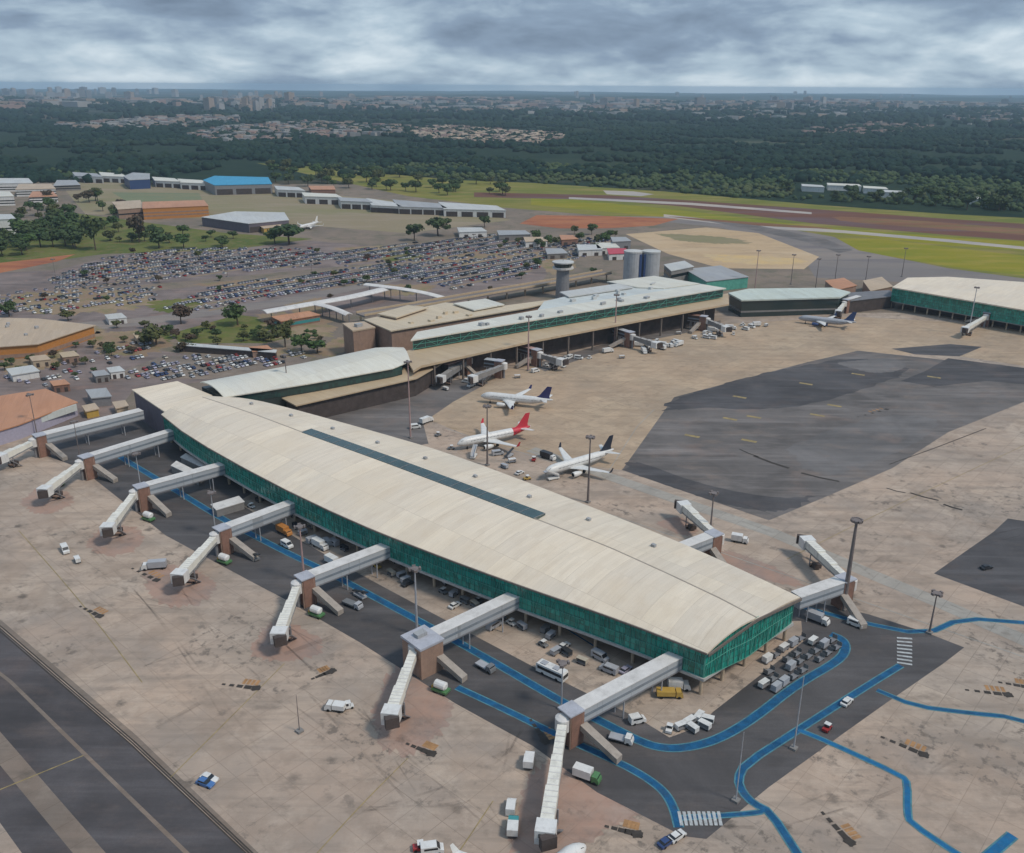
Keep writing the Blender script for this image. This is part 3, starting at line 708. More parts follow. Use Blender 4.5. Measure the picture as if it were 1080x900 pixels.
# facades
def inset(A, B, m):
    out = []
    for a, b in zip(A, B):
        d = b - a; d.z = 0; d.normalize(); out.append(a + d * m)
    return out
def setz(P, z): return [Vector((p.x, p.y, z)) for p in P]
axis = (Lr[-1] - Lr[0]); axis.z = 0; axis.normalize()
def pull(P, m): return P[:-1] + [P[-1] - axis * m]
Lf, Ef, Rf = pull(inset(Lr, Er, 1.0), 1.1), pull(inset(Er, Lr, 1.2), 1.1), pull(Rr, 1.1)
glazed('glass_wall', setz(Lf, 14.3), setz(Lf, 6.0), M['glass'], pier)
glazed('glass_wall', setz(Ef[::-1], 14.3), setz(Ef[::-1], 6.0), M['glass_dark'], pier)
endtop = [Lf[-1] + Vector((0, 0, 0)), Lf[-1].lerp(Rf[-1], .5) + Vector((0, 0, .9)), Rf[-1] + Vector((0, 0, -1.0)), Rf[-1].lerp(Ef[-1], .5) + Vector((0, 0, -.4)), Ef[-1] + Vector((0, 0, -.3))]
endbot = setz(endtop, 6.0)
glazed('glass_wall', endtop, endbot, M['glass'], pier, 3.3)
out_n = Vector((axis.y, -axis.x, 0))
mullions([p + Vector((0, 0, 14.2)) for p in setz(inset(Lf, Er, -.12), 0)], setz(inset(Lf, Er, -.12), 6.05), 2.4, pier, M['steel_green'], .1, (0, .45, 1))
mullions([p + axis * .15 for p in endtop], [p + axis * .15 for p in endbot], 2.2, pier, M['steel_green'], .1, (0, .45, 1))
# floor slab and undercroft
mb = MB(); n = N
poly = [(p.x, p.y) for p in inset(Lf, Er, -.6)] + [(p.x, p.y) for p in reversed(inset(Ef, Lr, -.6))]
poly[N - 1] = (poly[N - 1][0] + axis.x * .6, poly[N - 1][1] + axis.y * .6); poly[N] = (poly[N][0] + axis.x * .6, poly[N][1] + axis.y * .6)
mb.prism(poly, 5.2, 5.98); mb.build('floor_slab', M['slab_edge'], pier)
Lb, Eb = pull(inset(Lr, Er, 13.0), 26), pull(inset(Er, Lr, 8.0), 22)
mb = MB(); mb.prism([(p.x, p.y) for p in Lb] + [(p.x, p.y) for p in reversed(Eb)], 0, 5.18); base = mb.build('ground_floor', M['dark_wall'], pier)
Lb2 = resample(Lb, 40)
for k in range(2, 38, 3):
    a, b = Lb2[k], Lb2[k + 1]; c = a.lerp(b, .5); h = heading(a, b); nn = Vector((math.sin(h), -math.cos(h), 0))
    MB().box((c.x + nn.x * .05, c.y + nn.y * .05, 1.9), (3.6, .12, 3.7), h).build('loading_door', rnd.choice([M['steel'], M['brown_wall'], M['column']]), base)
for P, m in ((resample(inset(Lr, Er, 3.4), 24), 0), (resample(inset(Er, Lr, 3.4), 24), 0)):
    for p in P[:-1]:
        MB().tube((p.x, p.y, 0), (p.x, p.y, 5.2), .5, .5, 10).build('column', M['column'], pier)
for t in (0.02, .25, .5, .75, .98):
    p = Lf[-1].lerp(Ef[-1], t) - axis * .9
    MB().tube((p.x, p.y, 0), (p.x, p.y, 5.2), .5, .5, 10).build('column', M['column'], pier)
mb = MB()   # low office boxes of ochre and grey under the slab
# rooftop vents
for k in range(9):
    i = 4 + k * 4; p = Rr[i].lerp(Er[i], .55); 
    MB().box((p.x, p.y, p.z + .55), (1.4, 1.1, .9), AX).build('roof_vent', M['roof_grey'], pier)

# ------------------------------------------------------------------ generic blocks
def grow(poly, m):
    c = sum((Vector((p[0], p[1], 0)) for p in poly), Vector()) / len(poly); n = len(poly)
    a = sum(poly[i][0] * poly[(i + 1) % n][1] - poly[(i + 1) % n][0] * poly[i][1] for i in range(n))
    if a < 0: poly = poly[::-1]
    out = []
    for i in range(n):
        p0, p1, p2 = (Vector((poly[(i + k) % n][0], poly[(i + k) % n][1], 0)) for k in (-1, 0, 1))
        d1, d2 = (p1 - p0).normalized(), (p2 - p1).normalized()
        n1, n2 = Vector((d1.y, -d1.x, 0)), Vector((d2.y, -d2.x, 0)); b = (n1 + n2)
        b = b / max(.35, b.length_squared / 2) if b.length > 1e-6 else n1
        out.append(p1 + b * m)
    return out
def block(name, label, cat, px, z1, wall, roof, z0=0, over=.5, rt=.5, group=None, parent=None, base=None, bands=(), doors=None, roofname='roof'):
    """a building from the outline of its roof as surveyed at height z1"""
    poly = [tuple(q)[:2] for q in SS(px, z1)]
    c = sum((Vector((p[0], p[1], 0)) for p in poly), Vector()) / len(poly)
    root = parent or thing(name, label, cat, (c.x, c.y, 0), group)
    inner = grow(poly, -over)
    w = MB().prism(inner, z0, z1 - rt).build('wall', wall, root)
    MB().prism(grow(poly, 0), z1 - rt + .003, z1).build(roofname, roof, root)
    for zb, hb, mat in bands:                      # window bands, proud of the wall
        ring = grow(poly, -over + .06); mb = MB()
        mb.prism(ring, zb, zb + hb); mb.build('window_band', mat, w)
    if doors:
        n = len(inner); es = sorted(range(n), key=lambda i: -sum(((inner[i] + inner[(i + 1) % n]) / 2)[k] * 0 for k in (0,)) + ((inner[i] + inner[(i + 1) % n]) / 2).length - .25 * (inner[i] - inner[(i + 1) % n]).length)
        i = es[0]; a, b = inner[i], inner[(i + 1) % n]; h = heading(a, b); nn = Vector((math.sin(h), -math.cos(h), 0))
        cnt, wd, hd, mat = doors
        for k in range(cnt):
            q = a.lerp(b, (k + .5) / cnt) + nn * .08
            MB().box((q.x, q.y, z0 + hd / 2 + .02), (wd, .2, hd), h).build('door', mat, w)
    return root
def clutter(root, px, z, n, size=(2, 1.6, 1.2), mat=None, name='roof_unit'):
    P = SS(px, z)
    for k in range(n):
        a, b = rnd.random(), rnd.random(); q = P[0].lerp(P[1], a).lerp(P[3].lerp(P[2], a), b)
        s = [x * rnd.uniform(.7, 1.4) for x in size]
        MB().box((q.x, q.y, z + s[2] / 2 + .01), s, R(47)).build(name, mat or M['roof_grey'], root)

# block at the root of the pier
rt = block('pier_head_building', 'low block with cream roof and dark mauve wall where the pier begins', 'building', [(139, 411), (187, 402), (224, 417), (176, 436)], 14, M['purple_wall'], M['roof_pier'], over=.6)
# connector with the rounded white roof and the lower tan roof
conn = thing('connector_building', 'long connector with rounded white roof above a lower tan roof beside the pier', 'terminal wing', tuple(S(330, 405, 0)))
A = resample(SS([(211, 403), (320, 383), (400, 366), (424, 364)], 17), 16); B = resample(SS([(236, 419), (330, 404), (418, 388), (434, 383)], 15.2), 16)
rings = []
for i, (a, b) in enumerate(zip(A, B)):
    f = 1 if i < 14 else (.9 if i == 14 else .72); m = a.lerp(b, .5); a2, b2 = m.lerp(a, f), m.lerp(b, f)
    up = []
    for k in range(9):
        t = k / 8; p = a2.lerp(b2, t); p.z += 2.0 * 4 * t * (1 - t) * f; up.append(p)
    rings.append([tuple(p) for p in up] + [(p.x, p.y, p.z - .5) for p in reversed(up)])
MB().loft(rings).build('roof_shell', M['roof_white'], conn, smooth=False)
ai, bi = inset(A, B, 1.2), inset(B, A, 1.2)
MB().prism([(p.x, p.y) for p in ai[:-1]] + [(p.x, p.y) for p in reversed(bi[:-1])], 0, 14.9).build('wall', M['glass_dark'], conn)
glazed('glass_wall', [p + Vector((0, 0, -.4)) for p in inset(B, A, 1.0)[:-1]], setz(inset(B, A, 1.0)[:-1], 10.6), M['glass_dark'], conn)
T = SS([(297, 420), (436, 386), (466, 372), (474, 379), (440, 399), (312, 428)], 10); T = [(p.x, p.y) for p in T]
MB().prism(T, 9.5, 10.1).build('lower_roof', M['roof_tan'], conn)
MB().prism(grow(T, -1.5), 0, 9.49).build('lower_wall', M['dark_wall'], conn)

# ------------------------------------------------------------------ main terminal
term = thing('main_terminal', 'main terminal with long white roofs and a tan ledge above dark gates', 'terminal', tuple(S(600, 350, 0)))
def slab_roof(px, z, mat, th=.7, name='roof', wall=None, zb=0, ins=1.2, wname='wall'):
    P = [(q.x, q.y) for q in SS(px, z)]
    r = MB().prism(P, z - th, z).build(name, mat, term)
    if wall: MB().prism(grow(P, -ins), zb, z - th - .004).build(wname, wall, term)
    return r
slab_roof([(433, 359), (560, 338), (766, 304), (742, 300), (567, 327), (440, 350)], 20, M['roof_white'], wall=M['glass_dark'], zb=13.61)
slab_roof([(567, 327), (742, 300), (716, 296), (660, 298), (574, 318)], 19.6, M['roof_blue_white'], wall=M['steel'], ins=1.0)
slab_roof([(384, 337), (412, 349), (560, 324), (600, 314), (566, 318), (520, 324), (470, 319)], 18.4, M['roof_cream'], wall=M['brown_wall'])
slab_roof([(600, 313), (668, 303), (652, 299), (590, 308)], 20.8, M['roof_pale'], wall=M['steel'], ins=.6)
slab_roof([(640, 297), (690, 291), (738, 299), (700, 304), (672, 303)], 20.4, M['roof_white'], wall=M['steel'], ins=.8)
slab_roof([(398, 331), (430, 322), (452, 324), (418, 335)], 20.2, M['roof_cream'], wall=M['brown_wall'])
slab_roof([(478, 320), (512, 315), (532, 321), (500, 327)], 19.8, M['roof_white'], wall=M['brown_wall'])
# green glazed front under the eaves, tan ledge, dark gate level
front = SS([(437, 360), (560, 340), (764, 306.5)], 19.2); fr_in = [p + Vector((-1.0, 1.0, 0)) for p in front]
glazed('glass_wall', fr_in, setz(fr_in, 14.3), M['glass_dark'], term)
mullions([p + Vector((.2, -.2, 0)) for p in fr_in], [p + Vector((.2, -.2, 0)) for p in setz(fr_in, 14.4)], 7.5, term, M['steel_green'], .14, (0, .5))
led = [(q.x, q.y) for q in SS([(424, 372), (440, 366), (560, 345), (700, 321), (768, 309.5), (769, 320.5), (700, 333), (560, 360), (444, 386), (436, 391)], 13.6)]
MB().prism(led, 12.4, 13.6).build('ledge_roof', M['roof_tan'], term)
LP = SS([(446, 387), (560, 361), (700, 334), (768, 321.5)], 13.6); LQ = [Vector((p.x, p.y, 0)) for p in LP]
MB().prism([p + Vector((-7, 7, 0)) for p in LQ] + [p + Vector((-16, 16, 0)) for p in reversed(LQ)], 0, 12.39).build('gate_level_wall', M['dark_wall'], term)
LP = resample([Vector((p.x, p.y, 0)) for p in LP], 26)
for p in LP[1:-1:2]:
    MB().box((p.x - 2.2, p.y + 2.2, 6.15), (.9, .9, 12.3), R(47)).build('column', M['fascia'], term)
clutter(term, [(450, 356), (740, 306), (735, 302), (460, 351)], 20, 10, (3, 2, 1.4))
clutter(term, [(600, 322), (700, 303), (690, 299), (600, 318)], 19.6, 9, (3, 2, 1.5), M['roof_pale'])
clutter(term, [(430, 345), (540, 325), (520, 322), (420, 338)], 18.4, 7, (3, 2, 1.2), M['roof_cream'])
# elevated roadway behind
via = thing('elevated_roadway', 'long elevated drop-off road with tan parapets behind the terminal', 'viaduct', tuple(S(500, 312, 0)))
cl = smooth([S(*q, 7) for q in ((380, 332), (440, 322), (520, 308), (580, 298), (640, 287))], 2)
mb = MB()
for a, b in zip(cl, cl[1:]): mb.beam(a + Vector((0, 0, -1)), b + Vector((0, 0, -1)), 11, 1)
mb.build('deck', M['far_taxi'], via)
for s in (-1, 1):
    mb = MB(); off = []
    for i, p in enumerate(cl):
        d = cl[min(i + 1, len(cl) - 1)] - cl[max(0, i - 1)]; d.normalize(); off.append(p + Vector((-d.y, d.x, 0)) * 5.2 * s)
    for a, b in zip(off, off[1:]): mb.beam(a + Vector((0, 0, .01)), b + Vector((0, 0, .01)), .5, 1.3)
    mb.build('parapet', M['roof_tan'], via)
for p in resample(cl, 14): MB().tube((p.x, p.y, 0), (p.x, p.y, 6), .7, .7, 8).build('pier_column', M['column'], via)
# arched white canopies over the forecourt
def arch_canopy(label, px, zs, w, legs=True):
    P = resample(smooth([S(q[0], q[1], z) for q, z in zip(px, zs)], 2), 22); o = thing('arched_canopy', label, 'canopy', (P[11].x, P[11].y, 0), 'white canopies in front of the terminal')
    rings = []
    for i, p in enumerate(P):
        d = P[min(i + 1, 21)] - P[max(0, i - 1)]; d.z = 0; d.normalize(); n = Vector((-d.y, d.x, 0)) * w / 2
        pts = [p - n, p - n * .5 + Vector((0, 0, .7)), p + Vector((0, 0, 1.0)), p + n * .5 + Vector((0, 0, .7)), p + n]
        rings.append([tuple(q) for q in pts] + [(q.x, q.y, q.z - .4) for q in reversed(pts)])
    MB().loft(rings).build('canopy_roof', M['bridge_top'], o)
    for i in range(1, 22, 4): MB().tube((P[i].x, P[i].y, 0), (P[i].x, P[i].y, P[i].z), .35, .35, 8).build('post', M['steel'], o)
    return o
arch_canopy('straight white canopy in front of the brown tower block', [(278, 329), (330, 320), (372, 313), (412, 303)], [7, 8, 8, 8], 11)
arch_canopy('high white canopy arching over the drop-off road toward the car park', [(386, 300), (420, 304), (450, 309), (474, 316)], [9, 9.5, 8, 5], 7)
arch_canopy('short white canopy bending down beside the brown tower block', [(330, 320), (350, 324), (368, 332)], [8, 8, 6], 6)
# tower block, control tower, water tanks
tb = block('tower_block', 'windowless brown brick block between the canopies and the connector roof', 'building', [(361, 341), (384, 339), (396, 345), (372, 349)], 17.5, M['brown_wall'], M['roof_beige'], over=.3, rt=.8)
MB().box(tuple(S(378, 343, 18.4)), (4, 3, 1.8), R(47)).build('roof_unit', M['roof_grey'], tb)
c = S(593, 314); ct = thing('control_tower', 'grey control tower with wider cab behind the white terminal roof', 'control tower', tuple(c))
def ringz(r, z, n=14): return [(c.x + r * math.cos(2 * math.pi * k / n), c.y + r * math.sin(2 * math.pi * k / n), z) for k in range(n)]
MB().loft([ringz(5.2, 0), ringz(4.7, 21)]).build('shaft', M['steel'], ct)
MB().loft([ringz(4.7, 21.01), ringz(8, 22.2), ringz(8, 23.4)]).build('gallery', M['bridge_top'], ct)
MB().loft([ringz(6.4, 23.41), ringz(7.4, 26.6)]).build('cab_glass', M['glass_dark'], ct)
MB().loft([ringz(8.2, 26.61), ringz(8.2, 27.4), ringz(3, 28)]).build('cab_roof', M['roof_pale'], ct)
MB().tube((c.x, c.y, 28), (c.x, c.y, 34), .16, .06, 6).build('antenna', M['steel'], ct)
for k, (x, lb) in enumerate(((666, 'left of the two grey concrete water tanks behind the terminal'), (685, 'right of the two grey concrete water tanks behind the terminal'))):
    c = S(x, 300); wt_ = thing('water_tank', lb, 'water tank', tuple(c), 'grey water tanks behind the terminal')
    MB().loft([ringz(7.2, 0, 22), ringz(7.2, 26, 22)]).build('drum', M['tank'], wt_)
    MB().loft([ringz(7.5, 26.01, 22), ringz(7.5, 27.2, 22), ringz(2, 28, 22)]).build('cap', M['roof_pale'], wt_)
    MB().box((c.x + (5.6 if k == 0 else -5.6), c.y - 5.0, 12.6), (2.0, 1.4, 25), R(20)).build('stair_shaft', M['navy'], wt_)
block('service_building', 'small pale service building right of the grey water tanks', 'building', [(700, 279), (722, 275), (732, 281), (708, 286)], 12, M['slab'], M['roof_pale'], bands=((6, 2.4, M['dark_glass']),))
block('service_building', 'green-grey shed with shallow roof behind the terminal end', 'building', [(722, 284), (760, 280), (790, 292), (745, 297)], 9, M['steel_green'], M['roof_grey'])

# ------------------------------------------------------------------ north satellite
lk = block('link_building', 'low link with pale green white roof between terminal and right-hand pier', 'terminal link', [(768, 309), (790, 304.5), (878, 303.5), (897, 308), (886, 313.5), (782, 316.5)], 12.5, M['glass_dark'], M['roof_mint'], over=1.0, rt=1.0, bands=((7.2, 2.6, M['glass_dark']), (3.2, 1.2, M['slab'])))
nb = thing('north_pier', 'distant pier with cream roof and dark green glass at the right edge', 'terminal pier', tuple(S(1010, 330)))
P = SS([(941, 303), (957, 293), (1000, 292), (1200, 306), (1200, 345), (1080, 327)], 16); P = [(q.x, q.y) for q in P]
MB().prism(P, 15.2, 16).build('roof', M['roof_pier'], nb)
a = Vector(P[0] + (0,)); b = Vector(P[5] + (0,)); e = Vector(P[4] + (0,))
fi = [q + Vector((1.0, 1.6, 0)) for q in (a, b, e)]
MB().prism(grow(P, -4.2), 5.6, 15.18).build('wall', M['glass_dark'], nb)
glazed('glass_wall', setz(fi, 15.1), setz(fi, 5.6), M['glass'], nb)
mullions([q + Vector((0, -.3, 15)) for q in fi], [q + Vector((0, -.3, 5.7)) for q in fi], 6, nb, M['steel_green'], .14, (0, .5))
MB().prism(grow(P, -1.6), 5.0, 5.59).build('floor_slab', M['slab'], nb)
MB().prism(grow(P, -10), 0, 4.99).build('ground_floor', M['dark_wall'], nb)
for p in resample([q + Vector((1.5, 1.5, 0)) for q in fi], 18): MB().tube((p.x, p.y, 0), (p.x, p.y, 5), .5, .5, 8).build('column', M['column'], nb)
block('link_annex', 'dark low annex joining the pale green link to the right-hand pier', 'building', [(889, 309), (938, 306), (946, 312), (892, 318)], 9, M['dark_wall'], M['slab_roof'])
block('works_shed', 'orange earth coloured shed roof behind the link, left of the dark gap', 'shed', [(870, 296), (890, 293), (904, 301), (882, 306)], 8, M['brown_wall'], M['roof_orange'])
block('works_shed', 'orange earth coloured shed roof next to the right-hand pier', 'shed', [(910, 296), (930, 292), (942, 302), (918, 307)], 8, M['brown_wall'], M['roof_beige'])

# ------------------------------------------------------------------ sheds at the left edge
s1 = block('cargo_building', 'wide beige flat roof over an orange wall at the left edge', 'warehouse', [(-60, 334), (40, 336), (101, 343), (40, 363), (-60, 370)], 8, M['orange'], M['roof_beige'], over=1.0, bands=((.5, 2.2, M['brown_wall']),))
clutter(s1, [(-20, 340), (80, 342), (40, 358), (-20, 362)], 8, 6)
s2 = block('cargo_building', 'rusty orange roof with pale blue front panels at the left edge', 'warehouse', [(-80, 430), (48, 410), (82, 424), (20, 448), (-80, 478)], 7, M['lilac'], M['roof_orange'], over=.6)
a, b = S(-80, 480, 6.9), S(80, 426, 6.9)
MB().beam((a.x, a.y, 3.6), (b.x, b.y, 3.6), .6, 3.2).build('front_panel', M['roof_blue_white'], s2)
block('shed', 'low white shed at the left edge among parked vehicles', 'shed', [(6, 389), (34, 385), (42, 391), (12, 396)], 4, M['white'], M['roof_pale'])
block('shed', 'small blue-grey shed behind the first corridor', 'shed', [(90, 411), (112, 409), (118, 418), (96, 420)], 5, M['steel'], M['roof_grey'])
block('shed', 'small ochre kiosk beside the mauve pier head wall', 'shed', [(118, 424), (132, 422), (136, 428), (122, 431)], 4, M['column'], M['roof_beige'])
block('shed', 'little ochre hut left of the mauve pier head wall', 'shed', [(86, 428), (100, 425), (105, 431), (90, 434)], 4, M['yellow'], M['roof_beige'])
block('wall_shelter', 'long thin grey shelter roof beside the lawn with round tree', 'shelter', [(188, 361), (292, 369), (291, 372), (188, 364)], 4, M['dark_wall'], M['roof_pale'], over=.3, rt=.4)
block('pavilion', 'red brown pavilion with blue end under the white canopies', 'pavilion', [(286, 334), (326, 328), (338, 332), (296, 339)], 5, M['brick'], M['roof_orange'], bands=((1, 2, M['teal']),))
# farther buildings with walls, roofs and doors
block('office_block', 'orange ribbed block behind the lawn trees', 'building', [(150, 213), (215, 211), (220, 217), (150, 220)], 13, M['orange'], M['roof_orange'], bands=((3, 1.6, M['brown_wall']), (6.6, 1.6, M['brown_wall'])))
block('office_block', 'brown block with flat beige roof left of the orange ribbed block', 'building', [(118, 213), (148, 211), (152, 219), (124, 221)], 11, M['brown_wall'], M['roof_beige'], bands=((4, 1.6, M['dark_glass']),))
block('hangar', 'dark walled hangar with pale grey roof behind the car park', 'hangar', [(212, 229), (248, 223), (300, 224), (305, 232), (262, 236)], 10, M['purple_wall'], M['roof_pale'], doors=(3, 14, 6, M['dark_wall']))
block('kiosk', 'bright yellow flat box beside the dark walled hangar', 'kiosk', [(270, 236), (292, 234), (300, 238), (278, 241)], 6, M['yellow'], M['roof_beige'])
block('hangar', 'large hangar with bright sky blue roof', 'hangar', [(214, 190), (226, 185.5), (283, 187), (287, 194), (226, 195.5)], 14, M['steel'], M['roof_sky'], doors=(3, 22, 8, M['dark_wall']))
block('hangar', 'hangar with dark blue front left of the bright blue roof', 'hangar', [(130, 186), (140, 182), (158, 183), (158, 189), (136, 190)], 14, M['navy'], M['roof_grey'])
hz = [(76, 181.5, 26, 'cream hangar at the far left of the hangar row'), (104, 181.5, 24, 'cream hangar second from the left of the hangar row'), (160, 186.5, 24, 'white hangar just right of the dark blue hangar'), (187, 188.5, 26, 'white hangar just left of the bright blue roof'),
      (289, 196, 26, 'grey gabled hangar right of the bright blue roof'), (318, 203, 36, 'white hangar beside the red brown roofed sheds'), (356, 208, 30, 'low grey hangar midway along the hangar row')]
for x, y, w, lb in hz:
    block('hangar', lb, 'hangar', [(x, y), (x + w, y + 1.6), (x + w + 7, y + 5.2), (x + 3, y + 4)], 10, M['white'], rnd.choice([M['roof_pale'], M['roof_grey'], M['roof_white']]), doors=(3, 12, 6, M['dark_wall']), group='hangars along the field road')
for x, y, w, lb, rf in ((386, 209, 28, 'white hangar with open dark doors left of the grey long hangar', 'roof_pale'), (414, 210.5, 48, 'long grey roofed hangar with white gable', 'roof_grey'), (462, 213, 62, 'longest grey roofed hangar near the grass field', 'roof_pale')):
    block('hangar', lb, 'hangar', [(x, y), (x + w, y + 4), (x + w + 10, y + 9), (x + 6, y + 7.5)], 9, M['white'], M[rf], doors=(4, 14, 6, M['dark_wall']), group='hangars along the field road')
block('shed', 'red brown roofed shed behind the white hangar', 'shed', [(325, 196), (352, 196), (354, 200), (328, 200)], 8, M['brick'], M['roof_orange'])
for x, y, w, z, lb, rf, wl in ((-12, 188, 42, 12, 'wide pale block at the far left edge', 'roof_pale', 'white'), (20, 194, 34, 10, 'beige roofed block behind the left trees', 'roof_beige', 'white'), (-20, 202, 30, 12, 'white block partly hidden at the far left edge', 'roof_white', 'white'), (-14, 226, 26, 16, 'white slab of flats with window rows at the left edge', 'roof_pale', 'white'), (34, 202, 22, 8, 'small pinkish house behind the left trees', 'roof_orange', 'white'), (60, 190, 20, 8, 'low grey house near the first hangar', 'roof_grey', 'slab')):
    block('office_block', lb, 'building', [(x, y), (x + w, y), (x + w + 5, y + 5), (x - 4, y + 6)], z, M[wl], M[rf], bands=((2.4, 1.4, M['dark_glass']), (5.6, 1.4, M['dark_glass'])))
for x, y, w, lb, rf in ((845, 194, 22, 'white shed at the left of the row beyond the runway', 'roof_pale'), (872, 193, 34, 'long white shed in the middle of the row beyond the runway', 'roof_white'), (910, 196, 24, 'white shed behind trees beyond the runway', 'roof_white'), (926, 200, 26, 'pale grey shed at the right of the row beyond the runway', 'roof_pale'), (1022, 207, 18, 'lone white shed among trees beyond the runway', 'roof_white')):
    block('farm_shed', lb, 'shed', [(x, y), (x + w, y + 1.4), (x + w + 3, y + 3.6), (x + 1, y + 2.4)], 8, M['white'], M[rf], group='sheds beyond the runway')
for x, y, w, h, z, lb, wl, rf in ((608, 258, 22, 5, 6, 'small white shed left of the grey water tanks', 'white', 'roof_pale'), (628, 256, 20, 5, 6, 'white shed with pale roof beside the red roofed hut', 'white', 'roof_white'), (640, 262, 20, 5, 6, 'hut with bright red roof left of the water tanks', 'white', 'redtail'), (644, 250, 16, 4, 8, 'blue grey shed behind the water tanks', 'steel', 'roof_grey'), (590, 248, 14, 4, 6, 'brown hut at the edge of the red earth', 'brick', 'roof_orange'), (575, 262, 18, 5, 5, 'grey hut at the corner of the car park', 'slab', 'roof_grey'), (482, 240, 26, 4, 6, 'pale shed beyond the car park trees', 'white', 'roof_pale'), (524, 243, 30, 4, 6, 'grey shed at the end of the car park', 'slab', 'roof_grey'), (552, 250, 20, 4, 6, 'beige shed near the red earth', 'white', 'roof_beige')):
    block('shed', lb, 'shed', [(x, y), (x + w, y), (x + w + 6, y + h), (x + 2, y + h + 1)], z, M[wl], M[rf], doors=(2, 4, 3, M['dark_wall']))
# low sheds and ramps under the far end of the pier
for px, lb in (([(196, 478), (226, 492), (222, 497), (190, 482)], 'upper of two long pale low sheds under the third corridor'), ([(186, 486), (214, 500), (209, 505), (180, 491)], 'lower of two long pale low sheds under the third corridor'), ([(222, 532), (252, 523), (258, 529), (228, 538)], 'pale low shed roof below the pier wall beyond the third corridor')):
    block('low_shed', lb, 'shed', px, 3.2, M['slab'], M['bridge_top'], over=.2, rt=.3)
# ------------------------------------------------------------------ boarding bridges
def bridge(label, root, rot, cab, zf=5.6, zc=4.0, w=3.9, h=4.0, tower='frame', side='bridge_side', top='bridge_top', tun='bridge_white', name='boarding_bridge', tw=2.55, group='boarding bridges of the pier', gpu=True, stairside=1):
    r, c, k = S(*root, zf), S(*rot, zf), S(*cab, zc)
    o = thing(name, label, 'boarding bridge', (c.x, c.y, 0), group)
    hd = heading(r, c); d = Vector((math.cos(hd), math.sin(hd), 0)); n = Vector((-d.y, d.x, 0))
    L = (Vector((c.x - r.x, c.y - r.y, 0))).length
    e = c - d * 2.0
    f = MB().beam(r, e, w, h).build('fixed_corridor', M[side], o)
    MB().beam(r + Vector((0, 0, h + .003)), e + Vector((0, 0, h + .003)), w + .3, .22).build('roof', M[top], f)
    for s in (-1, 1):
        q = n * s * (w / 2 + .03)
        MB().beam(r + q + Vector((0, 0, 1.7)), e + q + Vector((0, 0, 1.7)), .06, .8).build('window_strip', M['tint_glass'], f)
        MB().beam(r + q + Vector((0, 0, .02)), e + q + Vector((0, 0, .02)), .1, .45).build('bottom_chord', M['steel'], f)
    for t in (.22, .6):
        p = r.lerp(e, t)
        for s in (-1, 1): MB().tube((p.x + n.x * s * 1.5, p.y + n.y * s * 1.5, 0), (p.x + n.x * s * 1.5, p.y + n.y * s * 1.5, zf), .2, .2, 8).build('column', M['mast_pale'], o)
    # stair tower and rotunda at the elbow
    if tower == 'block':
        MB().box((c.x, c.y, 4.6), (7.5, 8.5, 9.2), hd).build('stair_tower', M['brown_wall'], o)
        st = MB().box((c.x, c.y, 9.55), (8.1, 9.1, .66), hd).build('tower_roof', M['tower_top'], o)
        q = c - d * 0 - n * 4.3
        MB().box((q.x + d.x, q.y + d.y, 4.5), (1.3, .12, 1.8), hd).build('tower_window', M['dark_glass'], o)
        MB().box((c.x - n.x, c.y - n.y, 10.4), (3.2, 2.2, 1.0), hd).build('roof_unit', M['roof_grey'], o)
    else:
        for sx in (-1.9, 1.9):
            for sy in (-2.0, 2.0):
                p = c + d * sx + n * sy; MB().tube((p.x, p.y, 0), (p.x, p.y, 8.9), .22, .22, 6).build('tower_post', M['brown_wall'], o)
        MB().box((c.x - d.x * .4, c.y - d.y * .4, 4.7), (4.0, 4.3, 9.3), hd).build('stair_tower', M['brick'], o)
        MB().box((c.x, c.y, 9.75), (4.6, 4.8, .4), hd).build('tower_roof', M['tower_top'], o)
    ring = lambda rad, z: [(c.x + d.x * 2.6 + rad * math.cos(2 * math.pi * i / 14), c.y + d.y * 2.6 + rad * math.sin(2 * math.pi * i / 14), z) for i in range(14)]
    MB().loft([ring(1.9, zf - .3), ring(1.9, zf + 3.0), ring(1.0, zf + 3.4)]).build('rotunda', M['bridge_top'], o)
    MB().loft([ring(.6, 0), ring(.6, zf - .31)]).build('rotunda_post', M['steel'], o)
    # telescoping tunnel in three sections, thicker toward the aircraft
    a = c + d * 2.6; b = k
    hd2 = heading(a, b); d2 = Vector((math.cos(hd2), math.sin(hd2), 0)); n2 = Vector((-d2.y, d2.x, 0))
    ts = [(0.06, .42, tw - .3, 2.5), (.38, .72, tw, 2.8), (.68, .97, tw + .35, 3.15)]
    for t0, t1, ww, hh in ts:
        p, q = a.lerp(b, t0), a.lerp(b, t1)
        s_ = MB().beam(p, q, ww, hh).build('tunnel_section', M[tun], o)
        m = MB()
        for kk in range(1, 6): 
            z = p.lerp(q, kk / 6); m.beam(z - d2 * .12 + Vector((0, 0, hh)), z + d2 * .12 + Vector((0, 0, hh)), ww, .07)
        m.build('roof_rib', M['bridge_top'], s_)
        MB().beam(p + n2 * (ww / 2 + .02) + Vector((0, 0, .15)), q + n2 * (ww / 2 + .02) + Vector((0, 0, .15)), .05, .5).build('sill_beam', M['steel'], s_)
        MB().beam(p - n2 * (ww / 2 + .02) + Vector((0, 0, .15)), q - n2 * (ww / 2 + .02) + Vector((0, 0, .15)), .05, .5).build('sill_beam', M['steel'], s_)
    # cab with dark bellows
    cb = MB().box((b.x + d2.x * .9, b.y + d2.y * .9, zc + 1.55), (3.8, 4.3, 3.5), hd2).build('cab', M['white'], o)
    q = b + d2 * 3.4 + n2 * .8
    hdc = hd2 + .5 * stairside
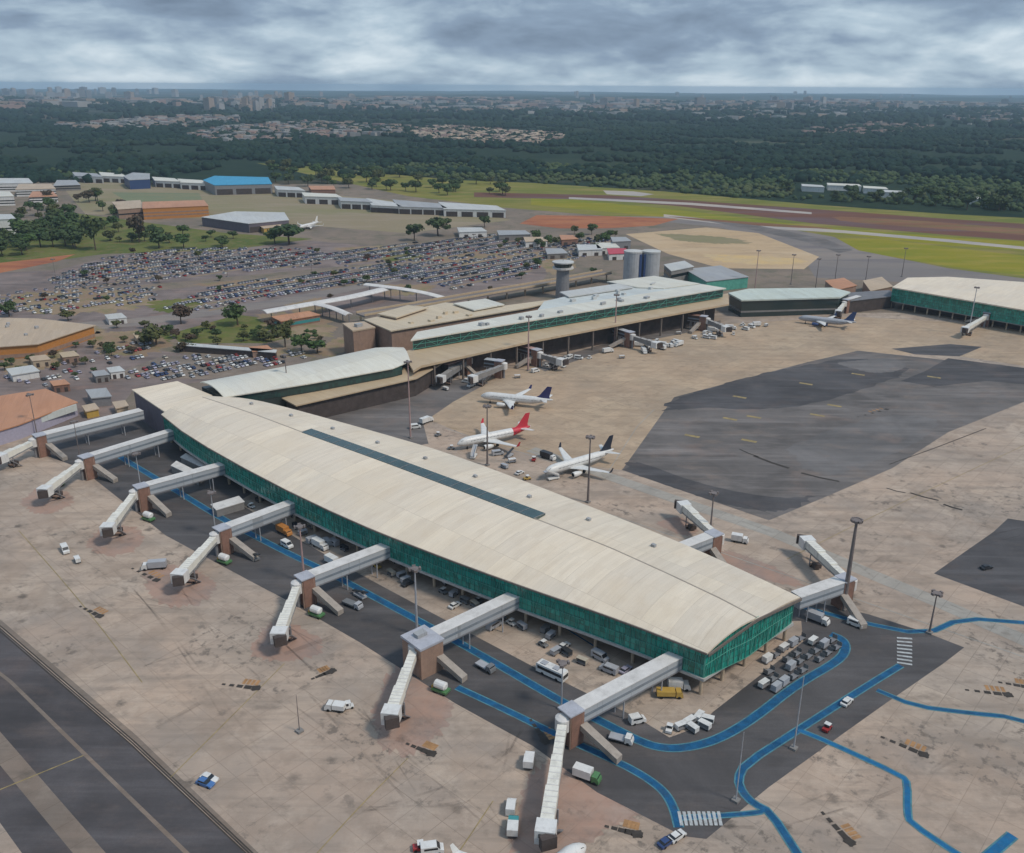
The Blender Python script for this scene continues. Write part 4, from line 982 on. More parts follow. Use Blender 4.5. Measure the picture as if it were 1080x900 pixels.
    MB().box((q.x, q.y, zc + 1.5), (1.6, 3.4, 3.0), hdc).build('bellows', M['dark_wall'], cb)
    MB().box((b.x + d2.x * 2.83, b.y + d2.y * 2.83, zc + 2.1), (.1, 2.6, 1.0), hd2).build('cab_window', M['dark_glass'], cb)
    # drive bogie
    p = a.lerp(b, .8)
    for s in (-1, 1): MB().tube((p.x + n2.x * 1.75 * s, p.y + n2.y * 1.75 * s, .6), (p.x + n2.x * 1.75 * s, p.y + n2.y * 1.75 * s, zc + .9), .2, .2, 8).build('drive_leg', M['steel'], o)
    MB().box((p.x, p.y, .95), (1.0, 3.6, .5), hd2).build('drive_beam', M['brown_wall'], o)
    for s in (-1, 1):
        w0 = p + n2 * 1.25 * s; MB().tube((w0.x - n2.x * .25, w0.y - n2.y * .25, .6), (w0.x + n2.x * .25, w0.y + n2.y * .25, .6), .6, .6, 12).build('wheel', M['black'], o)
    MB().box((p.x - d2.x * 1.6, p.y - d2.y * 1.6, 1.35), (1.9, 2.6, 1.5), hd2).build('clutter_shade_box', M['dark_wall'], o)  # dark box added to give the shade and gear beneath the cab
    # service stair by the cab
    s0 = b - d2 * 1 + n2 * stairside * 2.6; s1 = b - d2 * 5.5 + n2 * stairside * 2.6
    MB().beam((s1.x, s1.y, .05), (s0.x, s0.y, zc), 1.1, .35).build('service_stair', M['steel'], o)
    # long passenger stair from the tower down to the road
    t0 = c + n * 2.0 * stairside - d * 2.2; t1 = c + n * 12.5 * stairside - d * 4.5
    MB().beam((t0.x, t0.y, 4.3), (t1.x, t1.y, .1), 2.3, 1.6).build('passenger_stair', M['stair_clad'], o)
    return o
gpus = []
BR = [((150, 441), (43, 468), (4, 486), 'first boarding bridge from the far end, with the broadest corridor', 'frame'),
      ((182, 463), (92, 491), (50, 521), 'second boarding bridge from the far end, elbow beside two dark masts', 'frame'),
      ((240, 498), (150, 523), (116, 561), 'third boarding bridge from the far end of the pier', 'frame'),
      ((314, 538), (235, 568), (192, 611), 'fourth boarding bridge, its corridor leaving the pier above an orange truck', 'frame'),
      ((412, 585), (322, 620), (296, 673), 'fifth boarding bridge, with a pink mast at its elbow', 'frame'),
      ((546, 638), (446, 686), (414, 757), 'sixth boarding bridge, with the large brown block tower', 'block'),
      ((716, 702), (602, 763), (576, 880), 'nearest boarding bridge, its cab reaching the aircraft nose at the bottom edge', 'block2')]
for i, (a, b, c, lb, tw) in enumerate(BR):
    bridge(lb, a, b, c, tower='block' if tw == 'block' else 'frame', w=4.8 if i == 0 else 3.9, stairside=-1 if False else 1)
bridge('boarding bridge at the end of the pier beside the tall mast, cab pointing away', (838, 640), (890, 622), (852, 578), group='boarding bridges of the pier', stairside=-1)
bridge('boarding bridge on the far side of the pier, mostly hidden by the roof', (716, 588), (752, 574), (722, 540), stairside=-1)
bridge('short boarding bridge with white cab in front of the right-hand pier', (1055, 318), (1040, 336), (1018, 350), side='bridge_white', group='far boarding bridges', stairside=-1)
TB = [((470, 392), (492, 384), (466, 402), 'dark red boarding bridge at the left corner of the terminal gates', 'mast_pink'), ((512, 386), (527, 388), (500, 402), 'second dark red boarding bridge, slanting to the left', 'bridge_side'),
      ((548, 371), (566, 376), (590, 384), 'dark boarding bridge beside the pink mast at the terminal', 'mast_pink'), ((648, 352), (664, 357), (690, 366), 'boarding bridge with large grey cab at the terminal gates', 'bridge_side'), ((726, 338), (742, 340), (764, 349), 'dark boarding bridge at the right end of the terminal gates', 'brick')]
for a, b, c, lb, m in TB: bridge(lb, a, b, c, side='dark_wall', top=m, tun='slab', group='boarding bridges of the terminal', stairside=-1)
bridge('boarding bridge with raised white tunnel in front of the pale link roof', (905, 318), (892, 322), (884, 332), side='slab', group='far boarding bridges', stairside=-1)

# ------------------------------------------------------------------ aircraft
def aircraft(label, nose, tail, fin='white', body='white', zc=3.6, length=37.6, group=None, gear=True, eng='white', fuse2=None):
    a, b = S(nose[0], nose[1], zc), S(tail[0], tail[1], zc); hd = heading(b, a)
    o = thing('airliner', label, 'aircraft', (a.x, a.y, 0), group)
    K = length / 37.6
    def W(x, y, z): v = rot2((-x * K, y * K), hd); return (a.x + v.x, a.y + v.y, z * K)   # x aft of the nose
    prof = [(0, .05, 3.2), (.5, .62, 3.3), (1.4, 1.15, 3.45), (2.8, 1.65, 3.65), (4.6, 1.95, 3.75), (7, 1.98, 3.78), (14, 1.98, 3.78), (24, 1.98, 3.78), (27.5, 1.85, 3.9), (31, 1.4, 4.25), (34.5, .8, 4.65), (37, .35, 4.95), (37.6, .1, 5.0)]
    rings = [[W(x, r * math.cos(t), z + r * 1.03 * math.sin(t)) for t in (2 * math.pi * i / 20 for i in range(20))] for x, r, z in prof]
    MB().loft(rings).build('fuselage', M[body], o, smooth=True, fix=True)
    MB().loft([[W(x, y, z) for x, y, z in ((1.55, -.9, 4.35), (2.7, -1.1, 4.95), (2.75, 0, 5.35), (2.7, 1.1, 4.95), (1.55, .9, 4.35), (1.45, 0, 4.55))], [W(x, y, z) for x, y, z in ((1.5, -.85, 4.3), (2.65, -1.0, 4.85), (2.7, 0, 5.2), (2.65, 1.0, 4.85), (1.5, .85, 4.3), (1.4, 0, 4.5))]]).build('cockpit_window', M['dark_glass'], o, fix=True)
    for s in (-1, 1):
        m = MB()
        for k in range(34): x = 6 + k * .72; m.add([W(x, s * 1.975, 4.15), W(x + .3, s * 1.975, 4.15), W(x + .3, s * 1.93, 4.5), W(x, s * 1.93, 4.5)], [(0, 1, 2, 3)])
        m.build('window_row', M['dark_glass'], o)
        def foil(st):
            rr = []
            for xl, y, z, ch, th in st: rr.append([W(xl + ch * f, s * y, z + th * g) for f, g in ((0, 0), (.1, .5), (.35, .75), (.7, .45), (1, 0), (.7, -.3), (.35, -.45), (.1, -.3))])
            return MB().loft(rr)
        foil([(11.6, 1.2, 2.75, 7.2, .95), (15.2, 6.2, 3.1, 4.1, .55), (20.4, 16.4, 3.9, 1.7, .22)]).build('wing', M['white'], o, fix=True)
        foil([(20.4, 16.45, 3.95, 1.6, .2), (21.5, 17.0, 6.0, .8, .12)]).build('winglet', M[fin], o, fix=True)
        foil([(31.2, .6, 4.9, 3.6, .4), (34.4, 6.2, 5.4, 1.6, .2)]).build('tailplane', M['white'], o, fix=True)
        er = [[W(x, s * 5.75 + r * math.cos(t), 1.75 + r * math.sin(t)) for t in (2 * math.pi * i / 14 for i in range(14))] for x, r in ((10.4, .95), (10.7, 1.12), (12.2, 1.15), (13.8, .95), (15, .55))]
        en = MB().loft(er).build('engine', M[eng], o, smooth=True, fix=True)
        MB().loft([[W(10.39, s * 5.75 + r * math.cos(t), 1.75 + r * math.sin(t)) for t in (2 * math.pi * i / 14 for i in range(14))] for r in (.85, .1)]).build('intake', M['black'], en, fix=True)
        m = MB().tube(W(18.4, s * 3.4, .5), W(18.0, s * 3.3, 2.9), .2, .2, 6); m.tube(W(18.4, s * 3.0, .6), W(18.4, s * 3.8, .6), .6, .6, 10); m.build('main_gear', M['black'], o)
    m = MB().tube(W(5.0, 0, .4), W(5.0, 0, 2.0), .14, .14, 6); m.tube(W(5.0, -.35, .42), W(5.0, .35, .42), .42, .42, 10); m.build('nose_gear', M['black'], o)
    fr = []
    for xl, z, ch, th in ((28.6, 5.4, 7.4, .36), (30.6, 6.6, 5.2, .3), (34.6, 11.6, 2.4, .16)): fr.append([W(xl + ch * f, g * th, z) for f, g in ((0, 0), (.3, 1), (.7, .7), (1, 0), (.7, -.7), (.3, -1))])
    MB().loft(fr).build('tail_fin', M[fin], o, fix=True)
    if fuse2:
        rr = [[W(x, r * 1.012 * math.cos(t), z + r * 1.045 * math.sin(t)) for t in (2 * math.pi * i / 20 for i in range(20))] for x, r, z in prof[8:12]]
        MB().loft(rr, cap=False).build('tail_cone_colour', M[fuse2], o, smooth=True, fix=True)
    return o
aircraft('white airliner with dark blue tail fin, farthest of the three behind the pier', (507, 417), (576, 424), 'navytail')
aircraft('white airliner with bright red tail fin, second of the three behind the pier', (482, 468), (562, 452), 'redtail', fuse2='redtail')
aircraft('white airliner with black tail fin, nearest of the three behind the pier', (574, 498), (657, 474), 'blacktail')
aircraft('white airliner far off on the dry field behind the dark walled hangar', (316, 240), (350, 232), 'white')
aircraft('blue and grey airliner parked nose-in below the pale link roof', (842, 335), (902, 342), 'navy', body='silver', eng='navy')
aircraft('white airliner cut by the bottom edge, only its nose showing at the nearest bridge', (618, 890), (520, 968), 'white')

# ------------------------------------------------------------------ light masts and poles
def mast(label, px, h, mat='mast', heads=6, r=.42, group='floodlight masts of the airport'):
    p = S(*px); o = thing('light_mast', label, 'light mast', tuple(p), group)
    MB().box((p.x, p.y, .3), (1.6, 1.6, .6), AX).build('foot', M['slab'], o)
    MB().tube((p.x, p.y, .61), (p.x, p.y, h), r, r * .45, 10).build('pole', M[mat], o)
    if heads:
        MB().tube((p.x, p.y, h - .3), (p.x, p.y, h + .25), 1.15, 1.15, 12).build('head_frame', M['mast'], o)
        for k in range(heads):
            a = 2 * math.pi * k / heads + .3; q = (p.x + math.cos(a) * 1.5, p.y + math.sin(a) * 1.5, h)
            l = MB().box(q, (.55, 1.0, .75), a).build('floodlight', M['mast'], o)
    return o
mast('tall dark floodlight mast on the apron beside the end bridge', (889, 643), 30.5, r=.85, heads=8)
mast('short dark floodlight mast among the blue lanes on the right', (980, 668), 13.5, heads=4, r=.32)
mast('pinkish mast at the elbow of the fifth boarding bridge', (321, 614), 20, 'mast_pink', 4)
mast('grey mast over the loading strip beside the sixth boarding bridge', (440, 670), 22, 'mast_pale', 4)
mast('dark floodlight mast in front of the black tailed airliner', (620, 530), 27, heads=6, r=.5)
mast('dark floodlight mast in front of the red tailed airliner', (514, 491), 26.5, heads=6, r=.45)
mast('pinkish floodlight mast at the terminal gates above the dark bridge', (557, 391), 31, 'mast_pink', 6, .55)
mast('floodlight mast at the terminal gates left of the grey cab', (648, 363), 31, 'mast_pink', 6, .55)
mast('floodlight mast at the right end of the terminal before the sandy ground', (796, 306), 31, 'mast_pink', 4)
mast('thin mast rising behind the pier over the pale rounded roof end', (433, 462), 36, 'mast_pink', 4)
mast('thin mast in front of the connector tan roof', (305, 430), 27, 'mast', 4)
mast('thin mast in front of the right-hand pier by its white bridge', (1021, 353), 31, 'mast_pale', 4)
mast('dark floodlight mast by the hidden bridge on the far side of the pier', (748, 572), 19, heads=4)
mast('slim grey mast with white lamp head beside the nearest boarding bridge', (592, 748), 14, 'mast_pale', 3, .25)
mast('slim pale mast on the dark road between the blue lanes', (837, 790), 21, 'mast_pale', 0, .2)
mast('slim pale mast at the lower end of the dark road', (776, 845), 19, 'mast_pale', 0, .16)
mast('slim mast beside the elbow of the second boarding bridge', (86, 492), 20, 'mast', 3, .25)
mast('slim grey mast beside the elbow of the third boarding bridge', (150, 524), 18, 'mast_pale', 3, .25)
mast('slim grey mast beside the elbow of the fourth boarding bridge', (228, 566), 17, 'mast_pale', 3, .25)
mast('lonely thin pole on the bare concrete of the foreground stands', (316, 772), 11, 'mast', 0, .14)
mast('thin mast in front of the rusty orange roof at the left edge', (39, 458), 19, 'mast', 3, .25)
for k, (x, y) in enumerate(((860, 305), (880, 300), (912, 302), (951, 292), (834, 300))): mast('thin far floodlight mast beyond the link and the right-hand pier', (x, y), 24, 'mast', 4, .35, 'far masts beyond the link')
for k, (x, y) in enumerate(((60, 300), (240, 292), (420, 282), (500, 270), (330, 305))): mast('thin lamp mast standing in the car park', (x, y), 20, 'mast', 3, .2, 'lamp masts in the car park')

# ------------------------------------------------------------------ vehicles
def wheels(o, L, W, xs, r=.34):
    for x in xs:
        for s in (-1, 1): MB().tube((x, s * (W / 2 - .12), r), (x, s * (W / 2 + .03), r), r, r, 10).build('wheel', M['black'], o)
def car_profile(L, W, hood=.85, h=1.45):
    low = [(-L / 2, .35), (-L / 2, .8), (-L / 2 + .15, .95), (L / 2 - 1.15, .9), (L / 2 - .1, .72), (L / 2, .35)]
    return low
def extr(pts, W, mb, inset=0.0, mi=0):
    n = len(pts); vs = [(x, -W / 2, z) for x, z in pts] + [(x, W / 2, z) for x, z in pts]
    return mb.add(vs, [tuple(range(n)), tuple(range(n, 2 * n))[::-1]] + [(i, n + i, n + (i + 1) % n, (i + 1) % n) for i in range(n)], mi)
def make_car(name, label, mat, cat='car'):
    o = thing(name, label, cat)
    extr([(-2.15, .3), (-2.2, .85), (-1.9, .98), (.9, .95), (1.95, .78), (2.15, .6), (2.15, .3)], 1.75, MB()).build('body', M[mat], o, fix=True)
    extr([(-1.75, .97), (-1.35, 1.42), (.15, 1.42), (.95, .96)], 1.5, MB()).build('cabin', M['dark_glass'], o, fix=True)
    MB().box((-.6, 0, 1.44), (1.55, 1.42, .06)).build('roof', M[mat], o)
    for s in (-.62, .62): MB().box((2.16, s, .66), (.05, .3, .15)).build('headlight', M['lamp_glass'], o)
    wheels(o, 4.3, 1.75, (-1.3, 1.3)); return o
def make_van(name, label, mat, L=5.2, H=2.3, W=2.0, cat='van'):
    o = thing(name, label, cat)
    extr([(-L / 2, .4), (-L / 2, H), (L / 2 - 1.5, H), (L / 2 - .8, H * .62), (L / 2, H * .5), (L / 2, .4)], W, MB()).build('body', M[mat], o, fix=True)
    extr([(L / 2 - 1.42, H * .97), (L / 2 - .75, H * .64), (L / 2 - .79, H * .64), (L / 2 - 1.5, H * .97)], W * .9, MB()).build('windscreen', M['dark_glass'], o, fix=True)
    for s in (-1, 1): MB().box((-.3, s * (W / 2 + .01), H * .76), (L * .6, .03, H * .22)).build('side_window', M['dark_glass'], o)
    wheels(o, L, W, (-L / 2 + 1, L / 2 - 1), .36); return o
def make_bus(name, label, mat='white', L=10.5):
    o = thing(name, label, 'bus')
    extr([(-L / 2, .5), (-L / 2, 2.9), (-L / 2 + .3, 3.1), (L / 2 - .3, 3.1), (L / 2, 2.5), (L / 2, .5)], 2.6, MB()).build('body', M[mat], o, fix=True)
    for s in (-1, 1): MB().box((0, s * 1.31, 2.1), (L * .88, .03, .9)).build('side_window', M['dark_glass'], o)
    MB().box((L / 2 + .01, 0, 1.9), (.05, 2.3, 1.1)).build('windscreen', M['dark_glass'], o)
    for x in (-2.5, 1.5): MB().box((x, 0, 3.22), (1.8, 1.6, .25)).build('roof_unit', M['silver'], o)
    wheels(o, L, 2.6, (-L / 2 + 2.2, L / 2 - 2.2), .48); return o
def make_truck(name, label, box='white', cab='white', L=7.5, H=3.0, bed=None):
    o = thing(name, label, 'truck')
    extr([(L / 2 - 1.9, .5), (L / 2 - 1.9, 2.2), (L / 2 - .6, 2.2), (L / 2 - .1, 1.3), (L / 2, .5)], 2.2, MB()).build('cab', M[cab], o, fix=True)
    MB().box((L / 2 - .42, 0, 1.75), (.12, 1.9, .6)).build('windscreen', M['dark_glass'], o)
    MB().box((-1.05, 0, .72), (L - 2.1, 1.9, .3)).build('chassis', M['dark'], o)
    MB().box((-1.05, 0, .88 + (H - .88) / 2), (L - 2.2, 2.35, H - .88)).build('box_body', M[box], o)
    wheels(o, L, 2.2, (-L / 2 + 1.3, L / 2 - 1.1), .45); return o
def make_tug(name, label, mat):
    o = thing(name, label, 'tug')
    extr([(-1.5, .35), (-1.5, 1.0), (-.3, 1.0), (-.2, .85), (1.3, .85), (1.5, .7), (1.5, .35)], 1.5, MB()).build('body', M[mat], o, fix=True)
    for x, y in ((-.35, .6), (-.35, -.6), (.6, .6), (.6, -.6)): MB().tube((x, y, .9), (x, y, 1.85), .05, .05, 5).build('post', M['dark'], o)
    MB().box((.12, 0, 1.9), (1.3, 1.5, .1)).build('canopy', M['white'], o)
    MB().box((-.1, 0, 1.15), (.5, 1.1, .3)).build('seat', M['dark'], o)
    wheels(o, 3, 1.5, (-1.0, 1.0), .35); return o
def make_cart(name, label, mat, cover=True):
    o = thing(name, label, 'baggage cart')
    MB().box((0, 0, .55), (3.2, 1.6, .16)).build('bed', M['steel'], o)
    for x in (-1.5, 1.5): MB().box((x, 0, 1.2), (.08, 1.55, 1.14)).build('end_panel', M[mat], o)
    if cover: MB().box((0, 0, 1.83), (3.2, 1.66, .1)).build('roof', M[mat], o)
    MB().tube((1.6, 0, .5), (2.4, 0, .35), .05, .05, 5).build('drawbar', M['dark'], o)
    wheels(o, 3.2, 1.5, (-1.1, 1.1), .28); return o
def make_container(name, label, mat):
    o = thing(name, label, 'container dolly')
    MB().box((0, 0, .5), (3.4, 2.0, .14)).build('dolly', M['steel'], o)
    extr([(-1.5, .58), (-1.5, 2.15), (1.5, 2.15), (1.5, 1.1), (1.0, .58)], 1.6, MB()).build('container', M[mat], o, fix=True)
    wheels(o, 3.4, 1.8, (-1.2, 1.2), .26); return o
def make_gpu(name, label):
    o = thing(name, label, 'cooling unit')
    MB().box((0, 0, .75), (3.9, 2.1, .5)).build('chassis', M['green_box'], o)
    rr = [[(x, 1.0 * f * math.cos(t), 1.9 + .95 * f * math.sin(t)) for t in (2 * math.pi * i / 12 for i in range(12))] for x, f in ((-1.5, .6), (-1.3, 1), (1.2, 1), (1.5, .6))]
    MB().loft(rr).build('tank', M['white'], o, fix=True)
    MB().box((-1.75, 0, 1.3), (.35, 1.7, .6)).build('control_panel', M['yellow'], o)
    wheels(o, 3.9, 2.0, (-1.2, 1.2), .4); return o
def make_loader(name, label, mat):
    o = thing(name, label, 'belt loader')
    MB().box((0, 0, .75), (4.4, 1.9, .6)).build('body', M[mat], o)
    MB().beam((-3.4, 0, 1.15), (3.6, 0, 2.9), 1.0, .25).build('belt', M['dark'], o)
    MB().box((.6, .95, 1.5), (1.1, .7, 1.0)).build('driver_seat', M['grey'], o)
    wheels(o, 4.4, 1.8, (-1.4, 1.4), .38); return o
def make_stair(name, label):
    o = thing(name, label, 'boarding stairs')
    MB().box((-.6, 0, .7), (5.0, 2.0, .5)).build('chassis', M['white'], o)
    MB().beam((-3.0, 0, 1.0), (2.4, 0, 3.9), 1.5, .4).build('stair_flight', M['silver'], o)
    MB().box((3.1, 0, 4.15), (1.5, 1.6, .2)).build('landing', M['silver'], o)
    for s in (-.8, .8): MB().beam((-3.0, s, 1.5), (2.4, s, 4.4), .08, .8).build('side_rail', M['white'], o)
    for s in (-.6, .6): MB().tube((2.2, s, .7), (3.0, s, 4.0), .1, .1, 6).build('strut', M['steel'], o)
    wheels(o, 5, 1.9, (-2.2, 1.2), .38); return o
def put(o, px, deg):
    p = S(*px); o.location = p; o.rotation_euler = (0, 0, R(deg)); return o
E_, W_, T_ = math.degrees(AX), math.degrees(AX) + 180, math.degrees(AX) + 90
# beside the bridges
GP = [(62, 512, 'second'), (157, 549, 'third'), (237, 594, 'fourth'), (334, 650, 'fifth'), (465, 730, 'sixth')]
for x, y, w in GP: put(make_gpu('cooling_unit', f'white tank cooling unit on green chassis beside the {w} boarding bridge'), (x, y), E_ + 12).scale = (1.2, 1.2, 1.2)
put(make_truck('box_truck', 'white box truck with green side parked under the nearest boarding bridge', 'white', 'green_box', 6.6), (619, 822), E_ + 15)
# lone vehicles on the stands
put(make_van('service_van', 'white van on the foreground stands at the left, beside a small trailer', 'white'), (69, 582), E_ - 12)
put(make_cart('baggage_cart', 'small white cart just behind the white van on the left stands', 'white'), (82, 593), E_ - 12)
put(make_truck('catering_truck', 'white and dark truck between the third and fourth boarding bridge heads', 'silver', 'white', 8), (163, 600), 190)
put(make_truck('service_truck', 'small white truck parked left of the sixth boarding bridge head', 'white', 'white', 5.4, 2.2), (354, 749), 170)
put(make_tug('baggage_tug', 'white tug right of the small truck near the sixth bridge head', 'white'), (367, 747), 20)
put(make_car('parked_car', 'blue grey hatchback alone near the taxiway edge in the foreground', 'blue_car'), (217, 828), E_ + 18)
put(make_car('parked_car', 'white car parked against the blue grey hatchback near the taxiway', 'white'), (221, 823), E_ + 18)
put(make_truck('box_truck', 'small white box truck left of the nearest boarding bridge tunnel', 'white', 'white', 5.0, 2.7), (558, 806), 82)
put(make_van('service_van', 'white van with pale green roof left of the nearest cab', 'white', 4.6, 2.2), (539, 854), 84)
put(make_truck('box_truck', 'white truck with teal box left of the nearest cab, below the van', 'white', 'teal', 5.2, 2.5), (541, 876), 86)
put(make_car('parked_car', 'dark blue car below the crosswalk at the bottom edge', 'navy'), (703, 890), T_ - 10)
put(make_car('parked_car', 'white car beside the dark blue car at the bottom edge', 'white'), (714, 884), T_ - 10)
put(make_tug('baggage_tug', 'red tug half out of frame at the bottom edge', 'red'), (443, 896), 10)
put(make_van('service_van', 'white van half out of frame beside the red tug at the bottom edge', 'white', 4.8), (456, 899), 10)
put(make_bus('apron_bus', 'white apron bus on the blue lane between the last two bridges', 'white', 9.0), (582, 713), E_ + 4)
put(make_truck('tank_truck', 'orange truck under the pier eaves by the fourth boarding bridge', 'orange', 'orange', 7), (300, 563), E_)
put(make_van('service_van', 'white van on the road left of the orange truck', 'white', 4.8), (303, 577), E_)
put(make_truck('box_truck', 'white truck on the loading strip between the fourth and fifth bridges', 'white', 'white', 7), (338, 578), E_)
put(make_loader('belt_loader', 'grey belt loader on the dark road below the fourth corridor', 'grey'), (268, 590), E_)
put(make_truck('flatbed_truck', 'grey flatbed truck on the dark road below the fifth corridor', 'grey', 'silver', 7, 1.4), (372, 640), E_ + 8)
put(make_loader('belt_loader', 'pale belt loader on the dark road near the fifth corridor', 'silver'), (380, 630), E_)
put(make_truck('flatbed_truck', 'grey flatbed truck on the dark road right of the sixth bridge tower', 'silver', 'grey', 6, 1.3), (512, 706), E_)
put(make_truck('cargo_loader', 'yellow loader under the pier corner by the nearest corridor', 'yellow', 'yellow', 7, 2.2), (706, 735), E_ + 40)
put(make_truck('box_truck', 'white truck behind the yellow loader under the pier corner', 'white', 'white', 6), (716, 727), E_ + 40)
put(make_van('service_van', 'small white van on the loading strip left of the baggage trains', 'white', 4.2), (672, 762), E_ + 60)
put(make_truck('flatbed_truck', 'white flatbed crossing between the crossing blue lanes under the corridor', 'silver', 'white', 6, 1.2), (655, 782), E_ + 20)
put(make_van('service_van', 'white van far down the dark road beyond the end bridge', 'white', 4.6), (902, 660), E_)
put(make_truck('box_truck', 'pale truck on the dark road just below the end corridor', 'silver', 'white', 7), (862, 656), E_)
put(make_car('parked_car', 'white car on the outer blue lane at the right', 'white'), (893, 742), T_ - 3)
put(make_tug('baggage_tug', 'red tug by the junction of blue lanes', 'red'), (872, 770), T_)
put(make_truck('box_truck', 'white truck behind the far side of the pier right of its hidden bridge', 'white', 'white', 6), (780, 572), E_ + 20)
put(make_car('parked_car', 'small dark car on the distant dark asphalt at the right edge', 'dark'), (1040, 600), 20)
put(make_truck('container_truck', 'white truck below the fourth corridor near the pier wall', 'white', 'silver', 7), (352, 596), E_)
for x, y, m, lb in ((690, 706, 'silver', 'silver car on the loading strip beneath the pier edge'), (595, 683, 'white', 'white car on the loading strip near the sixth corridor root'), (480, 640, 'white', 'white car by the pier columns left of the sixth corridor'), (660, 708, 'lilac', 'lilac car by the pier columns in the shade'), (430, 617, 'dark', 'dark car by the pier columns left of the white one')):
    put(make_car('parked_car', lb, m), (x, y), E_ + 90)
# baggage trains round the pier end: carts and container dollies lined up
cart_w = make_cart('baggage_cart', 'white roofed baggage cart in the crowd of carts at the pier end', 'white'); cart_d = make_cart('baggage_cart', 'open grey baggage cart in the crowd of carts at the pier end', 'grey', False)
con_s = make_container('container_dolly', 'silver cargo container on a dolly at the pier end', 'silver'); con_w = make_container('container_dolly', 'white cargo container on a dolly at the pier end', 'white')
protos = [cart_w, con_s, cart_d, con_w, con_s, cart_d]; used = set()
a0, a1 = S(806, 725), S(880, 675); dd = (a1 - a0); nn = Vector((-dd.y, dd.x, 0)).normalized(); hd = heading(a0, a1)
def place(pr, p, rz, group):
    if pr.name in used: c = dup(pr, p, rz, pr['label'], group)
    else: used.add(pr.name); pr.location = p; pr.rotation_euler = (0, 0, rz); pr['group'] = group; c = pr
    return c
Lg = dd.length
for row, (off, s0, s1) in enumerate(((-2.6, .04, .98), (.2, 0, 1.0), (3.0, .05, 1.0), (6.4, .3, .9))):
    x = s0 * Lg
    while x < s1 * Lg:
        if rnd.random() < .86:
            p = a0 + dd.normalized() * x + nn * (off + rnd.uniform(-.15, .15)); place(rnd.choice(protos), p, hd + rnd.uniform(-.06, .06), 'baggage carts and containers at the pier end')
        x += rnd.uniform(3.6, 4.6)
tg = S(708, 774); tug_b = put(make_tug('baggage_tug', 'white tug pulling a curved train of carts inside the blue loop', 'white'), (706, 771), T_ + 20)
cart_t = make_cart('baggage_cart', 'white cart in the curved train inside the blue loop', 'white')
for k, (x, y, dg) in enumerate(((718, 769, T_ - 20), (727, 764, T_ - 10), (737, 759, T_ + 5), (746, 762, T_ - 70), (743, 768, T_ - 90), (730, 771, T_ + 80))):
    p = S(x, y)
    if k == 0: cart_t.location = p; cart_t.rotation_euler = (0, 0, R(dg)); cart_t['group'] = 'train of white carts in the blue loop'
    else: dup(cart_t, p, R(dg), cart_t['label'], 'train of white carts in the blue loop')
# ground equipment round the parked airliners and terminal gates
st1 = make_stair('boarding_stairs', 'white boarding stairs beside the red tailed airliner'); put(st1, (500, 482), T_ + 30)
put(make_stair('boarding_stairs', 'white boarding stairs beside the black tailed airliner'), (582, 506), T_ + 160)
put(make_loader('belt_loader', 'belt loader behind the wing of the red tailed airliner', 'silver'), (537, 482), 60)
put(make_tug('baggage_tug', 'dark tug in front of the red tailed airliner', 'grey'), (476, 474), 10)
gse = [('truck', 'white', (450, 446)), ('van', 'white', (438, 452)), ('tug', 'grey', (462, 460)), ('cart', 'silver', (532, 494)), ('cart', 'white', (540, 488)), ('truck', 'dark', (578, 484)), ('tug', 'red', (563, 486)), ('van', 'silver', (525, 480)), ('car', 'white', (548, 500)), ('tug', 'yellow', (556, 506))]
names = {'truck': ('box_truck', make_truck), 'van': ('service_van', make_van), 'tug': ('baggage_tug', make_tug), 'cart': ('baggage_cart', make_cart), 'car': ('parked_car', make_car)}
words_ = ['left of the red tailed airliner, nearest the connector', 'second left of the red tailed airliner', 'close to the nose of the red tailed airliner', 'between the red and black tailed airliners, lower one', 'between the red and black tailed airliners, upper one', 'above the nose of the black tailed airliner', 'left of the nose of the black tailed airliner', 'below the red tail by the mast', 'by the pier roof edge between two masts', 'by the pier roof edge below the black tailed airliner']
for (k, m, px), w in zip(gse, words_):
    nm, fn = names[k]; put(fn(nm, f'{m} {k} {w}', m), px, rnd.choice([E_, T_, 20, 80]))
gp_ = {k: names[k][1](names[k][0], '', 'white') for k in ('truck', 'van', 'tug', 'cart')}
first = {k: True for k in gp_}
glab = {'truck': 'small white service truck at the terminal gates', 'van': 'small white service van at the terminal gates', 'tug': 'small white canopied tug at the terminal gates', 'cart': 'small white baggage cart at the terminal gates'}
for k in range(46):
    t = rnd.random(); p = S(470, 402).lerp(S(800, 336), t) + Vector((rnd.uniform(-4, 12), -rnd.uniform(2, 22), 0))
    kind = rnd.choice(list(gp_))
    if first[kind]:
        first[kind] = False; o = gp_[kind]; o.location = p; o.rotation_euler = (0, 0, rnd.uniform(0, 6)); o['label'] = glab[kind]; o['group'] = 'ground vehicles at the terminal gates'
    else: dup(gp_[kind], p, rnd.uniform(0, 6), glab[kind], 'ground vehicles at the terminal gates')
